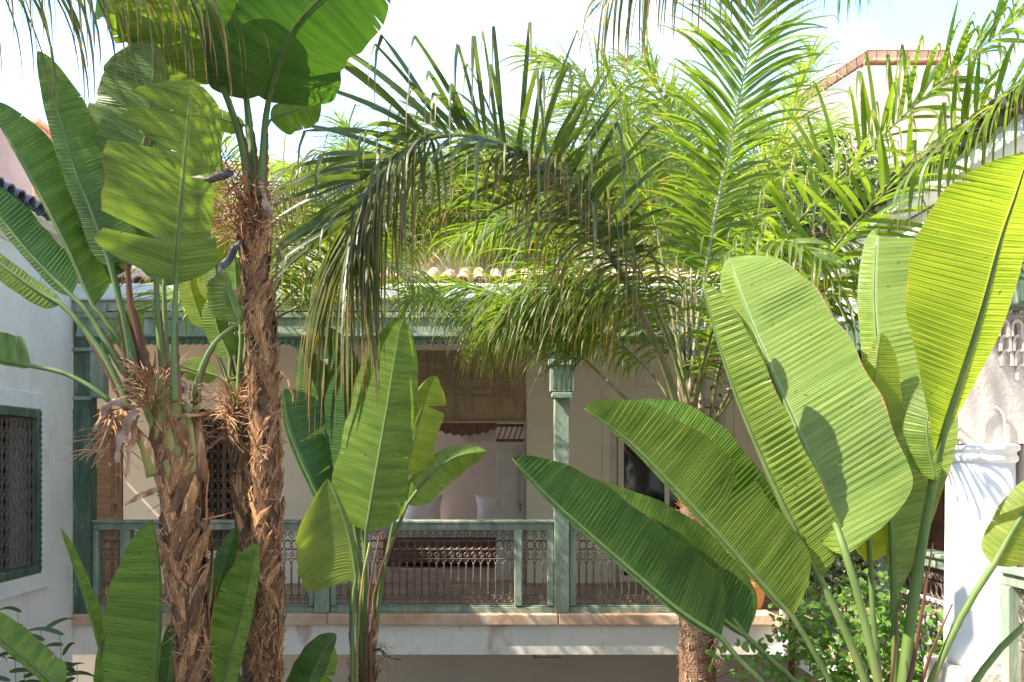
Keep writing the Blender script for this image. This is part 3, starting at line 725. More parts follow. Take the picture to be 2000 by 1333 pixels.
# rows of little carved niches
nm = MB(); n = 8
outer = [(-0.036, -0.05)] + [(-0.036 * math.cos(PI * k / n), 0.012 + 0.040 * math.sin(PI * k / n)) for k in range(n + 1)] + [(0.036, -0.05)]
inner = [(-0.022, -0.05)] + [(-0.022 * math.cos(PI * k / n), 0.008 + 0.026 * math.sin(PI * k / n)) for k in range(n + 1)] + [(0.022, -0.05)]
for dy, A in ((0, outer), ):
    nm.quadgrid([[(x, 0.0, z) for x, z in outer], [(x, 0.0, z) for x, z in inner]])
    nm.quadgrid([[(x, 0.0, z) for x, z in inner], [(x * 0.6, 0.034, z * 0.9) for x, z in inner]])
    nm.quadgrid([[(x * 1.0, 0.045, z) for x, z in outer], [(x, 0.0, z) for x, z in outer]])
NICHE = proto(nm, 'niche', MT['stucco'])
for r_ in range(6):
    nn = 20 - r_ * 2
    for i in range(nn):
        x = xa + 0.05 + (i + 0.5 * (r_ % 2)) * 0.078 + r_ * 0.055
        if x < xb: place('niche', NICHE, R, (x, YP - 0.20 + r_ * 0.011, 2.60 - r_ * 0.085 - (0.05 if r_ > 1 else 0)))
bc = MB()
for i in range(60):
    x = xa + 0.01 + (i % 15) * 0.035; z = 2.43 + (i // 15) * 0.035
    bc.tube([(x + 0.011 * math.cos(2 * PI * k / 6), YP - 0.137, z + 0.011 * math.sin(2 * PI * k / 6)) for k in range(7)], 0.004, 4, cap=False)
bc.build('carved_band', MT['white_lw'], R)
balustrade('worn green balustrade of the right wing running away behind the white column', 'y', (XR + 0.10, YP + 0.22, 0.027), YF - YP - 0.3, [(0, 0.05, 'stile')] + [(0.05, 1.15, 'iron'), (1.15, 1.22, 'stile'), (1.22, 2.32, 'iron'), (2.32, 2.39, 'stile'), (2.39, YF - YP - 0.35, 'iron'), (YF - YP - 0.35, YF - YP - 0.3, 'stile')])
balustrade('worn green balustrade nearest to the camera, right of the white column', 'y', (XR + 0.10, 3.3, 0.027), YP - 3.3 - 0.26, [(YP - 3.3 - 0.34, YP - 3.3 - 0.26, 'stile'), (1.0, YP - 3.3 - 0.34, 'iron'), (0.93, 1.0, 'stile'), (0.05, 0.93, 'iron'), (0, 0.05, 'stile')])

# ---- left wing
LW = thing('white_wing', (-4.5, 4.0, G), 'white plaster wing on the left with a grilled window and tiled eave', 'building')
wall_y('wall', MT['white'], LW, -2.2, YF - 0.035, G, 3.55, XL - 0.35, XL, [(7.75, 8.74, 0.54, 2.08)])
b = MB()
for (ya, yb, za, zb) in ((8.742, 8.90, 0.385, 2.235), (7.59, 7.748, 0.385, 2.235), (7.748, 8.742, 2.082, 2.235), (7.748, 8.742, 0.385, 0.538)):
    b.box(XL + 0.001, XL + 0.028, ya, yb, za, zb)
b.build('window_surround', MT['white_lw'], LW, bevel=0.006)
wn = MB().box(XL - 0.30, XL - 0.28, 7.75, 8.74, 0.54, 2.08).build('window', MT['glass'], LW)
b = MB()
for (ya, yb, za, zb) in ((8.66, 8.738, 0.542, 2.078), (7.752, 7.83, 0.542, 2.078), (7.83, 8.66, 2.0, 2.078), (7.83, 8.66, 0.542, 0.62)):
    b.box(XL - 0.06, XL + 0.035, ya, yb, za, zb)
b.build('window_frame', MT['green'], LW, bevel=0.008)
b = MB()
for k in range(26): b.lathe((XL + 0.037, 8.72, 0.57 + k * 0.058), [(0.001, 0), (0.010, 0.012), (0.010, 0.03), (0.001, 0.042)], 6)
b.build('beading', MT['green'], wn)
grille(LW, (XL + 0.0, 7.84, 0.63), 0.81, 1.36, 'y', 0.075)
# eave: cove, tiles
pr = [(XL - 0.02, 3.56)] + [(XL + 0.22 * (1 - math.cos(PI / 2 * k / 6)), 3.56 + 0.16 * math.sin(PI / 2 * k / 6)) for k in range(7)] + [(XL + 0.25, 3.76), (XL - 0.02, 3.76)]
MB().prism([(x, z) for x, z in pr], 'y', -2.2, YF - 0.1).build('cove', MT['stain'], LW, fix=True)
MB().box(XL - 1.0, XL + 0.25, -2.2, YF - 0.1, 3.765, 3.80).build('roof_bed', MT['stain'], LW)
for i in range(67):
    for j in range(3):
        y = 5.0 + i * 0.174 if i < 28 else -2.0 + (i - 28) * 0.174
        place('roof_tile', TMB, LW, (XL + 0.32 - j * 0.36, y, 3.81 + j * 0.12), rot=(0.32, 0, PI / 2 + rnd.uniform(-.04, .04)))
        if j < 2: place('roof_tile', TMB, LW, (XL + 0.27 - j * 0.36, y + 0.087, 3.87 + j * 0.12), rot=(0.32, PI, PI / 2 + rnd.uniform(-.04, .04)))
# upper pink walls
def flat_building(name, boxes, m, label, cat='building', coping=None, cm=None):
    t = thing(name, (boxes[0][0], boxes[0][2], G), label, cat)
    for q in boxes: MB().box(*q).build('wall', m, t)
    for q in coping or []: MB().box(*q).build('coping', cm or MT['brick'], t, bevel=0.015)
    return t
flat_building('terrace_wall', [(-9.0, -5.2, -2.0, 10.55, 3.0, 5.35)], MT['pink'], 'plain pink rendered terrace wall above the tiled eave at top left', 'wall', [(-9.0, -5.15, -2.0, 10.6, 5.352, 5.40)])
tw = flat_building('roof_turret', [(-9.0, -5.98, 12.2, 12.95, 3.3, 5.95)], MT['brick'], 'orange brick turret with tiled rim, left edge above the grey roof tiles', 'turret', [(-9.1, -5.90, 12.1, 13.05, 5.955, 6.02), (-9.15, -5.84, 12.05, 13.1, 6.023, 6.08)])
for i in range(5): MB().box(-5.975, -5.90, 12.2 + i * 0.16, 12.28 + i * 0.16, 5.87, 5.95).build('corbel', MT['brick'], tw)
for i in range(22): MB().box(-9.0 + i * 0.14, -8.93 + i * 0.14, 12.12, 12.195, 5.87, 5.95).build('corbel', MT['brick'], tw)
up = flat_building('upper_storey', [(-7.0, 1.2, 12.7, 13.0, 3.24, 5.60), (1.205, 5.5, 13.4, 13.7, 3.24, 5.5)], MT['palepink'], 'pale pink upper storey with orange coping behind the palm fronds', 'building', [(-7.05, 1.25, 12.65, 13.05, 5.605, 5.70), (1.26, 5.6, 13.35, 13.75, 5.505, 5.6)])
pvl = thing('roof_pavilion', (6.0, 14.0, G), 'pale pink roof pavilion with slanted sides and orange brick coping, top right', 'building')
def pv(px, py, Y=14.0): return (XX(px, Y), ZZ(py, Y))
outl = [pv(1540, 480), pv(1540, 225), pv(1690, 128), pv(1842, 128), pv(1872, 175), pv(2080, 190), pv(2080, 480)]
MB().prism(outl, 'y', 14.0, 17.0).build('wall', MT['palepink'], pvl, fix=True)
cp = [pv(1535, 222), pv(1690, 122), pv(1845, 122), pv(1876, 172)]; cq = [pv(1535, 202), pv(1688, 104), pv(1850, 104), pv(1884, 160)]
for k in range(3):
    a, b_, c_, d_ = V((cp[k][0], 13.93, cp[k][1])), V((cp[k + 1][0], 13.93, cp[k + 1][1])), V((cq[k + 1][0], 13.93, cq[k + 1][1])), V((cq[k][0], 13.93, cq[k][1]))
    nb2 = 8 if k < 2 else 3
    for q in range(nb2):
        f0, f1 = (q + 0.04) / nb2, (q + 0.96) / nb2
        MB().prism([((p.x), (p.z)) for p in (a.lerp(b_, f0), a.lerp(b_, f1), d_.lerp(c_, f1), d_.lerp(c_, f0))], 'y', 13.93, 14.2).build('brick', MT['brick'], pvl, fix=True)
    pc = [(a.x, a.z + 0.15), (b_.x, b_.z + 0.15), (c_.x, c_.z + 0.10), (d_.x, d_.z + 0.10)]
    MB().prism(pc, 'y', 13.90, 14.3).build('coping', MT['white_lw'], pvl, fix=True)
MB().prism([pv(1660, 240), pv(1700, 150), pv(1838, 150), pv(1838, 330), pv(1660, 330)], 'y', 13.96, 13.998).build('blind_panel', MT['pink'], pvl, fix=True)
# wing behind the camera (closes the court, bounces the light)
RW = thing('rear_wing', (0, -2.3, G), 'white plaster wing closing the courtyard behind the viewer', 'building')
wall_x('wall', MT['white'], RW, XL - 0.35, 5.4, G, 3.5, -2.6, -2.2, [(-1.0, 1.0, 0.0, 2.3)])
MB().box(-1.0, 1.0, -2.5, -2.45, 0.0, 2.3).build('door', MT['brown'], RW)
MB().box(XL + 0.01, XR - 0.01, -2.19, 0.6, -0.38, 0.0).build('floor_slab', MT['white'], RW)

# ================================================================ PLANTS WITH PADDLE LEAVES
def prof(t, tb, tt, pb=0.6):
    a = min(1.0, t / tb) if tb > 0 else 1
    a = (1 - (1 - a) ** 2.2) ** pb
    if t > tt:
        q = (t - tt) / (1 - tt); a *= max(0.0, 1 - q ** 2.3) ** 0.62
    return a
def pts3(lst, Y=None):
    return [P(p[0], p[1], p[2] if len(p) > 2 else Y) for p in lst]
def paddle(plant, Y, rib, wl, wr, dl=0.5, dr=0.5, stalk=None, m='leafA', sm='stalk', tb=0.13, tt=0.45, tears=(), sweep=0.28, ripple=0.0013, sp=0.019,
           curl=0.0, wave=0.05, lean=0.0, r0=0.011, rs=0.016, seed=0, label=None, nicks=2, pb=0.6, taper=0.0, droop=0.0):
    """one leaf: blade, rib and stalk. rib and stalk are (px, py[, distance]) from the base to the tip; wl and wr are half widths in photograph pixels
    (left and right of the travel direction), dl and dr how far each half leans away from the viewer"""
    rd = random.Random(seed * 97 + int(rib[0][0]) + int(rib[-1][1]))
    R = [P(p[0], p[1], Y + lean * k / (len(rib) - 1)) for k, p in enumerate(rib)]
    Ln = arclen(spline(R, 40))
    rows = int(max(40, min(230, Ln / sp * 4)))
    C = spline(R, rows)
    b = MB(); nh = 12
    ph = rd.uniform(0, 6)
    eye = V((0, 0, CZ))
    for side, wpx, dep in ((-1, wl, dl), (1, wr, dr)):
        if not wpx: continue
        sgn = 1 if wpx > 0 else -1
        tr = sorted([(q[1], q[2], (list(q) + [None] * 3)[3], (list(q) + [None] * 3)[4]) for q in tears if q[0] == side])
        if nicks and abs(wpx) > 30:
            for k in range(rd.randint(1, nicks + 1)):
                tr.append((rd.uniform(0.12, 0.93), rd.uniform(0.08, 0.34), 'nick', 0))
            tr.sort()
        cuts = [0.0] + [q[0] for q in tr] + [1.0]
        for ci in range(len(cuts) - 1):
            i0, i1 = int(round(cuts[ci] * (rows - 1))), int(round(cuts[ci + 1] * (rows - 1)))
            if i1 <= i0: continue
            lo = tr[ci - 1] if ci > 0 else None; hi = tr[ci] if ci < len(tr) else None
            big = (lo and lo[2] != 'nick') or (hi and hi[2] != 'nick')
            tilt = rd.uniform(-0.25, 0.25) if big else 0
            wfac = rd.uniform(0.80, 1.08) if big else 1
            if lo and isinstance(lo[2], float): wfac = lo[2]
            if lo and lo[2] != 'nick' and lo[3] is not None: tilt = lo[3]
            grid = []; uvs = []
            for i in range(i0, i1 + 1):
                t = i / (rows - 1); c = C[i]
                T = (C[min(i + 1, rows - 1)] - C[max(i - 1, 0)]).normalized()
                vd = (c - eye).normalized()
                Rt = vd.cross(T).normalized()
                w_ = abs(wpx) / F * c.y * prof(t, tb, tt, pb) * (1 - taper * t)
                w_ *= 1 + 0.035 * math.sin(t * 9 + ph) + 0.02 * math.sin(t * 31 + ph * 2)
                row = []; uvr = []
                hsg = side * sgn
                nrm = (Rt * -dep * hsg + vd).normalized()
                rip = math.sin(2 * PI * t * Ln / sp + 2.2 * noise.noise(V((t * Ln * 9, seed, side)))) * (0.65 + 0.9 * noise.noise(V((t * Ln * 5, seed + 7, side))))
                for j in range(nh + 1):
                    s = j / nh
                    op = 0
                    if lo:
                        d = abs(t - lo[0]); R_ = 0.10 if lo[2] != 'nick' else 0.02
                        if d < R_: op += (0.14 if lo[2] != 'nick' else 0.05) * (1 - d / R_) * max(0, s - (1 - lo[1]))
                    if hi:
                        d = abs(t - hi[0]); R_ = 0.10 if hi[2] != 'nick' else 0.02
                        if d < R_: op -= (0.14 if hi[2] != 'nick' else 0.05) * (1 - d / R_) * max(0, s - (1 - hi[1]))
                    k_ = max(0.0, s - 0.2) / 0.8
                    ww = w_ * s * (1 + (wfac - 1) * k_)
                    off = Rt * (hsg * ww) + vd * (ww * (dep + tilt * k_) + w_ * curl * s * s)
                    off += T * (ww * sweep * (1 - t * 0.9))
                    off += vd * (w_ * wave * math.sin(t * Ln * 7 + ph + s * 2) * s * s)
                    off += nrm * (ripple * rip * min(1, s * 4) * min(1, (1 - s) * 3 + 0.35) * min(1, w_ / 0.04))
                    if droop: off += V((0, 0, -1)) * (w_ * droop * s ** 2)
                    if op: off += T * (op * Ln * 0.35)
                    row.append(c + off); uvr.append((side * s, t * Ln))
                grid.append(row); uvs.append(uvr)
            if len(grid) > 1: b.quadgrid(grid, uvs)
    lf = b.build('leaf', MT[m], plant, smooth=True)
    if label: lf['label'] = label
    # rib and stalk
    t_ = MB()
    if stalk:
        S = spline(pts3(stalk, Y) , 22)
        cR = spline(R, 24)
        pts = S[:-1] + cR
        rad = [rs + (r0 - rs) * k / (len(S) - 1) for k in range(len(S) - 1)] + [max(0.0012, r0 * (1 - 0.9 * k / 23)) for k in range(24)]
    else:
        pts = spline(R, 24); rad = [max(0.0012, r0 * (1 - 0.9 * k / 23)) for k in range(24)]
    t_.tube(pts, rad, 8, cap=True)
    st = t_.build('leaf_stalk', MT[sm], lf, smooth=True)
    if stalk and rs > 0.012:
        # papery brown margin along the lower stalk
        g = MB(); g.uv = []
        S2 = S[:15]; a = []; c_ = []
        hs = rd.choice((-1, 1))
        for k, p in enumerate(S2):
            r_ = rad[k] * 1.02; h = 0.62 * rs * (1 - k / 15) * (1 + 0.6 * math.sin(k * 2.3 + ph)) + 0.003
            T = (S2[min(k + 1, 14)] - S2[max(k - 1, 0)]).normalized(); side_ = (p - eye).normalized().cross(T).normalized() * hs
            a.append([p + side_ * r_ * 0.75 + V((0, -r_ * 0.55, 0)), p + side_ * (r_ + h * 0.5) + V((0, -r_ * 0.75, 0)), p + side_ * (r_ + h) + V((0, -r_ * 0.35, 0))])
        g.quadgrid(a)
        g.build('leaf_stalk', MT['stalkB'], lf, smooth=True)
    return lf

def trunk_pts(lst, Y): return spline(pts3(lst, Y), 40)
def scale_mesh(seed, L_=0.26, w0=0.032, m='scale_a'):
    """one old clasping leaf base; origin low at the front of the trunk, rising to the side. radius 1 is the trunk"""
    rd = random.Random(seed); b = MB(); rows = []
    n = 9
    for i in range(n + 1):
        t = i / n
        th = -PI / 2 + t * (1.25 + rd.uniform(-.1, .1))
        rr = 1.0 + 0.05 + 0.22 * t ** 2.5
        z = L_ * (t ** 0.9) 
        hw = w0 * (0.75 + 0.5 * math.sin(PI * min(1, t * 1.1))) * (1 - 0.75 * max(0, t - 0.7) / 0.3) * rd.uniform(0.85, 1.15)
        r = []
        for j, s in enumerate((-1, -0.3, 0.4, 1)):
            bump = 0.10 * (1 - s * s)
            zz = z + s * hw * 0.8; tt_ = th - s * hw * 5
            r.append(((rr + bump) * math.cos(tt_), (rr + bump) * math.sin(tt_), zz + rd.uniform(-.004, .004)))
        rows.append(r)
    b.quadgrid(rows)
    # torn end
    e = rows[-1]
    return proto(b, 'leaf_base', MT[m])
SCALES = [scale_mesh(k, 0.22 + 0.04 * (k % 3), 0.018 + 0.006 * (k % 4)) for k in range(8)]
SCALES_S = [scale_mesh(80 + k, 0.15 + 0.03 * (k % 3), 0.013 + 0.004 * (k % 4)) for k in range(8)]
SCALES_G = [scale_mesh(40 + k, 0.30, 0.05, 'scale_g') for k in range(4)]
def clad(plant, C, R, z0, z1, step, count_side=2, pool=None, seed=3, spread=1.0):
    """leaf bases up a trunk between heights z0 and z1; C centre points, R radii"""
    rd = random.Random(seed); pool = pool or SCALES; z = z0; k = 0
    while z < z1:
        for s in range(count_side):
            for half in (0, 1):
                # centre and radius at z
                i = min(range(len(C)), key=lambda q: abs(C[q].z - z)); c = C[i]; r = R[i]
                me = rd.choice(pool)
                sx = 1 if (k + half) % 2 else -1
                yaw = half * PI + rd.uniform(-0.5, 0.5) * spread
                place('leaf_base', me, plant, (c.x, c.y, z + rd.uniform(-.02, .02) + 0.0), rot=(rd.uniform(-.05, .05), rd.uniform(-.07, .07), yaw), scale=(sx * r * rd.uniform(0.94, 1.10), r * rd.uniform(0.94, 1.10), rd.uniform(0.7, 1.15)))
            k += 1
        z += step
def fibres(plant, c, n, L_, rad, up=0.2, m='fibre', seed=1, wd=0.004, sph=1.0, name='dry_fibres'):
    rd = random.Random(seed); b = MB()
    for k in range(n):
        a = rd.uniform(0, 2 * PI); d = V((math.cos(a), math.sin(a), rd.uniform(-0.7, 1.2) + up)).normalized()
        p = V(c) + V((math.cos(a) * rad * rd.uniform(0.2, 1), math.sin(a) * rad * rd.uniform(0.2, 1), rd.uniform(-0.10, 0.10) * sph))
        l_ = L_ * rd.uniform(0.35, 1.1); sd = d.cross(V((0, 0, 1))).normalized(); pts = []
        g = rd.uniform(-0.1, 1.0); tw = V((rd.uniform(-1, 1), rd.uniform(-1, 1), rd.uniform(-1, 1))) * 0.5
        rows = []
        w_ = wd * rd.uniform(0.5, 1.8)
        for i in range(6):
            t = i / 5; q = p + d * l_ * t + V((0, 0, -1)) * g * l_ * t * t * 0.6 + tw * l_ * t * t * 0.5
            rows.append([q - sd * w_ * (1 - 0.9 * t), q + V((0, 0, w_ * 0.6)), q + sd * w_ * (1 - 0.9 * t)])
        b.quadgrid(rows)
    return stuff(b.build(name, MT[m], plant, smooth=False))
def trunk_fuzz(plant, C, R, z0, z1, n, L_, m='fibre', seed=5, wd=0.0022):
    rd = random.Random(seed); b = MB()
    for k in range(n):
        z = rd.uniform(z0, z1); i = min(range(len(C)), key=lambda q: abs(C[q].z - z)); c = C[i]; r = R[i]
        a = rd.uniform(0, 2 * PI); out = V((math.cos(a), math.sin(a), 0)); tan = V((-math.sin(a), math.cos(a), 0))
        p = V((c.x, c.y, z)) + out * r * 1.03; l_ = L_ * rd.uniform(0.3, 1.2)
        d = (tan * rd.uniform(-.6, .6) + V((0, 0, rd.uniform(-1, 1.2))) + out * rd.uniform(0.0, 0.22)).normalized()
        w_ = wd * rd.uniform(0.6, 2); sd = d.cross(out).normalized(); rows = []
        for q in range(4):
            t = q / 3; e = p + d * l_ * t + out * 0.08 * l_ * t * t
            rows.append([e - sd * w_ * (1 - t * 0.9), e + sd * w_ * (1 - t * 0.9)])
        b.quadgrid(rows)
    return stuff(b.build('dry_fibres', MT[m], plant))

def rag(plant, pts, w_, Y, m='fibre_grey', seed=1):
    """a withered strip hanging or sticking out"""
    rd = random.Random(seed); C = spline(pts3(pts, Y), 14); rows = []
    for i, c in enumerate(C):
        t = i / 13; T = (C[min(i + 1, 13)] - C[max(i - 1, 0)]).normalized(); s = V((0, 1, 0)).cross(T).normalized()
        a = 0.62 * w_ / F * Y * (math.sin(PI * min(1, t * 0.8 + 0.2)) ** 0.7 + 0.05) * (1 + 0.15 * math.sin(i * 1.7 + seed))
        rows.append([c - s * a + V((0, 0.02 * math.sin(i + seed), 0)), c + V((0, -a * 0.8, 0)), c + s * a + V((0, 0.015 * math.cos(i * 1.3), 0))])
    b = MB(); b.quadgrid(rows); return b.build('withered_leaf', MT[m], plant, smooth=True)

def make_trunk(plant, path, Y, rads, extra_base=True):
    top = pts3(path, Y)
    base = V((top[0].x, Y, G + 0.1))
    C = spline([base] + top, 120); n0 = len(path)
    # radii by height
    zs = [base.z] + [p.z for p in top]; rs_ = [rads[0]] + list(rads)
    R = []
    for c in C:
        R.append(float(np.interp(c.z, zs, rs_)))
    b = MB(); rd = random.Random(int(path[0][0]))
    rows = []
    for c, r in zip(C, R):
        rows.append([(c.x + (r * (1 + 0.10 * noise.noise(V((math.cos(a) * 2, math.sin(a) * 2, c.z * 9)))) * math.cos(a)), c.y + r * math.sin(a), c.z) for a in (2 * PI * k / 16 for k in range(16))])
    b.quadgrid(rows, close=True)
    b.f.append(tuple(range(len(b.v) - 16, len(b.v))))
    o = b.build('trunk', MT['bark'], plant, smooth=True)
    return C, R

# ---------------- plant A: big traveller-like palm at the left
YA = 4.2
A = thing('strelitzia_tree', P(372, 1333, YA) * 1.0 - V((0, 0, P(372, 1333, YA).z - G)), 'giant strelitzia with the thickest shaggy trunk at the far left, fan of large dark leaves', 'strelitzia', 'tall strelitzias with shaggy brown trunks')
CA, RA = make_trunk(A, [(376, 1340), (368, 1230), (362, 1130), (356, 1030), (345, 930), (335, 860), (328, 800)], YA, [0.064, 0.070, 0.084, 0.088, 0.082, 0.098, 0.07])
clad(A, CA, [r * 0.98 for r in RA], ZZ(1450, YA), ZZ(905, YA), 0.030, 1, seed=4)
clad(A, CA, [r * 1.0 for r in RA], ZZ(1480, YA), ZZ(880, YA), 0.075, 1, seed=14, spread=3)
clad(A, CA, [r * 0.95 for r in RA], ZZ(930, YA), ZZ(845, YA), 0.05, 1, SCALES_G, seed=6)
trunk_fuzz(A, CA, RA, ZZ(1450, YA), ZZ(850, YA), 700, 0.09)
fibres(A, P(300, 765, YA - 0.06), 260, 0.15, 0.085, up=0.5, seed=2)
fibres(A, P(375, 795, YA), 70, 0.10, 0.05, seed=3)
fibres(A, P(220, 845, YA - 0.02), 90, 0.17, 0.03, up=-0.6, seed=8)
rag(A, [(262, 800), (225, 785), (205, 800), (190, 830), (182, 845)], 11, YA - 0.1, seed=1)
rag(A, [(265, 800), (248, 830), (232, 870), (228, 905)], 13, YA - 0.12, seed=2)
rag(A, [(270, 810), (258, 860), (250, 900), (246, 935)], 9, YA - 0.08, m='fibre', seed=3)
rag(A, [(310, 955), (285, 965), (262, 975), (245, 988)], 9, YA - 0.1, m='fibre', seed=4)
rag(A, [(365, 770), (352, 745), (350, 735), (362, 728)], 9, YA - 0.08, seed=5)
rag(A, [(320, 800), (360, 812), (410, 806), (430, 800)], 6, YA - 0.08, m='fibre', seed=6)
rag(A, [(395, 1015), (420, 1010), (450, 1002), (462, 996)], 3, YA - 0.1, m='fibre', seed=7)
# fleshy green and orange bases of the living leaves
for (a, m_) in (([(350, 960), (352, 900), (350, 850), (345, 790)], 'scale_g'), ([(375, 950), (378, 890), (372, 840), (360, 790)], 'scale_g'), ([(330, 930), (312, 860), (292, 810), (275, 770)], 'scale_g'), ([(392, 940), (390, 880), (386, 830), (380, 800)], 'scale_a'), ([(322, 940), (295, 880), (262, 840), (240, 800)], 'scale_a'), ([(300, 930), (285, 880), (268, 850), (258, 830)], 'scale_g')):
    b = MB().tube(spline(pts3(a, YA - 0.05), 14), [0.034 * (1 - 0.5 * k / 13) for k in range(14)], 8, flat=0.6); b.build('leaf_sheath', MT[m_], A, smooth=True)
A_ST = dict(sm='stalk', rs=0.019, r0=0.011)
paddle(A, YA, [(215, 520), (185, 430), (150, 340), (122, 250), (98, 175), (74, 100)], 26, 66, 0.25, 0.55, [(262, 780), (252, 690), (236, 600), (215, 520)], tb=0.10, tt=0.35, seed=1, **A_ST)
paddle(A, YA + .05, [(182, 600), (140, 500), (90, 400), (40, 310), (-5, 235), (-30, 200)], 6, 88, 0.4, 0.4, [(292, 770), (240, 680), (205, 625), (182, 600)], tb=0.16, tt=0.3, seed=2, sweep=0.45, **A_ST)
paddle(A, YA + .0, [(140, 578), (95, 535), (45, 480), (0, 425), (-70, 350)], 14, 56, 0.3, 0.7, [(278, 790), (225, 700), (175, 615), (140, 578)], m='leafD', tb=0.12, tt=0.35, seed=3, **A_ST)
paddle(A, YA - .05, [(118, 594), (70, 566), (20, 530), (-30, 490), (-90, 450)], 26, 16, 0.2, 0.5, [(255, 800), (205, 700), (150, 625), (118, 594)], tb=0.10, tt=0.4, seed=4, **A_ST)
paddle(A, YA - .1, [(60, 715), (20, 708), (-30, 700), (-110, 700)], 8, 56, 0.2, 0.4, [(212, 782), (170, 752), (120, 728), (60, 715)], tb=0.10, tt=0.4, seed=5, sm='stalk', rs=0.012, r0=0.009)
paddle(A, YA + .12, [(250, 530), (255, 440), (270, 330), (292, 230), (300, 150), (302, 90)], 105, 12, 0.45, 0.4, [(290, 760), (270, 660), (255, 590), (250, 530)], tears=[(-1, 0.42, .8), (-1, 0.68, .7)], tb=0.10, tt=0.6, seed=6, sm='stalkB', rs=0.024, r0=0.013)
paddle(A, YA + .2, [(305, 535), (303, 430), (302, 330), (303, 240), (300, 130), (296, 80)], 118, 30, 0.4, 0.4, [(322, 760), (315, 690), (308, 610), (305, 535)], tears=[(-1, 0.3, .8, 1.1, 0.1), (-1, 0.56, .85, 0.95, 0.3), (-1, 0.78, .85, 0.8, -0.1)], tb=0.12, tt=0.80, seed=16, sm='stalk', rs=0.02, r0=0.013)
paddle(A, YA + .12, [(225, 540), (215, 470), (205, 420), (196, 360)], 40, 40, 0.5, 0.4, [(276, 760), (262, 690), (240, 610), (225, 540)], m='leafD', tb=0.12, tt=0.5, seed=26, **A_ST)
paddle(A, YA - .12, [(344, 555), (347, 480), (354, 400), (361, 320), (369, 235), (377, 160)], 148, 78, -0.25, 0.45, [(342, 785), (340, 700), (341, 620), (344, 555)], tears=[(-1, 0.20, .85, 1.0, -0.12), (-1, 0.66, .85, 0.62, 0.25), (-1, 0.84, .7, 0.9, 0.0), (1, 0.55, .8, 0.9, 0.2)], tb=0.10, tt=0.74, seed=7, curl=0.15, taper=0.1, lean=-0.35, label='huge dark leaf with a yellowed, brown-edged torn left side', **A_ST)
paddle(A, YA - .14, [(300, 535), (318, 520), (340, 500)], 28, 26, 0.2, 0.3, m='leafF', tb=0.2, tt=0.6, seed=8, r0=0.004)
paddle(A, YA + .05, [(466, 630), (455, 600), (445, 570), (440, 530)], 42, 12, 0.5, 0.3, [(378, 790), (392, 725), (420, 670), (466, 630)], tb=0.15, tt=0.4, seed=9, sm='stalk', rs=0.017, r0=0.009)
paddle(A, YA + .45, [(320, 560), (330, 480), (335, 410), (330, 340)], 50, 60, 0.5, 0.5, [(330, 760), (325, 690), (322, 620), (320, 560)], m='leafD', tb=0.12, tt=0.5, seed=10, **A_ST)

# ---------------- plant B: the taller trunk beside it
YB_ = 4.9
B_ = thing('strelitzia_tree', V((P(526, 1333, YB_).x, YB_, G)), 'tallest strelitzia, slender shaggy trunk, leaf fan at the very top left', 'strelitzia', 'tall strelitzias with shaggy brown trunks')
CB, RB = make_trunk(B_, [(527, 1340), (524, 1150), (520, 950), (516, 800), (507, 650), (498, 540), (492, 450), (490, 380)], YB_, [0.060, 0.068, 0.071, 0.072, 0.072, 0.068, 0.075, 0.055])
clad(B_, CB, [r * 0.92 for r in RB], ZZ(1420, YB_), ZZ(430, YB_), 0.027, 1, SCALES_S, seed=24, spread=2)
clad(B_, CB, [r * 0.95 for r in RB], ZZ(1400, YB_), ZZ(450, YB_), 0.085, 1, seed=34, spread=4)
trunk_fuzz(B_, CB, RB, ZZ(1440, YB_), ZZ(400, YB_), 1500, 0.085, seed=9)
fibres(B_, P(488, 412, YB_ - .05), 330, 0.20, 0.10, up=0.1, seed=12, sph=1.6)
fibres(B_, P(455, 430, YB_ - .05), 110, 0.20, 0.07, up=0.0, seed=13)
rag(B_, [(470, 470), (450, 500), (430, 530), (405, 560)], 12, YB_ - .08, m='spathe', seed=3)
rag(B_, [(466, 560), (458, 590), (452, 610), (448, 640)], 7, YB_ - .08, m='fibre', seed=4)
rag(B_, [(545, 720), (560, 740), (570, 770), (574, 795)], 4, YB_ - .12, m='fibre', seed=5)
rag(B_, [(530, 430), (520, 400), (512, 375), (508, 350)], 11, YB_ - .12, seed=6)
b = MB().tube(spline(pts3([(455, 338), (425, 345), (395, 358), (366, 370)], YB_ - .15), 10), [0.012, 0.022, 0.026, 0.025, 0.022, 0.018, 0.014, 0.009, 0.005, 0.002], 8, flat=0.8)
b.build('flower_spathe', MT['spathe'], B_, smooth=True)
fibres(B_, P(440, 335, YB_ - .12), 50, 0.10, 0.03, seed=15, m='fibre_grey')
B_ST = dict(sm='stalk', rs=0.024, r0=0.016)
paddle(B_, YB_, [(432, 165), (415, 110), (392, 50), (365, -30), (345, -120)], 185, 25, 0.35, 0.3, [(486, 380), (474, 290), (452, 215), (432, 165)], tb=0.10, tt=0.5, tears=[(-1, 0.40, .8)], seed=1, taper=0.2, m='leafA', lean=-0.9, **B_ST)
paddle(B_, YB_ - .1, [(524, 200), (540, 140), (562, 80), (600, 25), (660, -30), (760, -110)], 112, 122, -0.3, 0.35, [(508, 385), (514, 300), (518, 240), (524, 200)], tb=0.10, tt=0.6, seed=2, m='leafD', curl=0.3, lean=-1.1, **B_ST)
paddle(B_, YB_ + .1, [(482, 195), (474, 130), (466, 60), (455, -50)], 70, 60, 0.3, 0.5, [(497, 385), (493, 300), (487, 240), (482, 195)], tb=0.12, tt=0.6, seed=3, m='leafD', lean=-0.8, **B_ST)
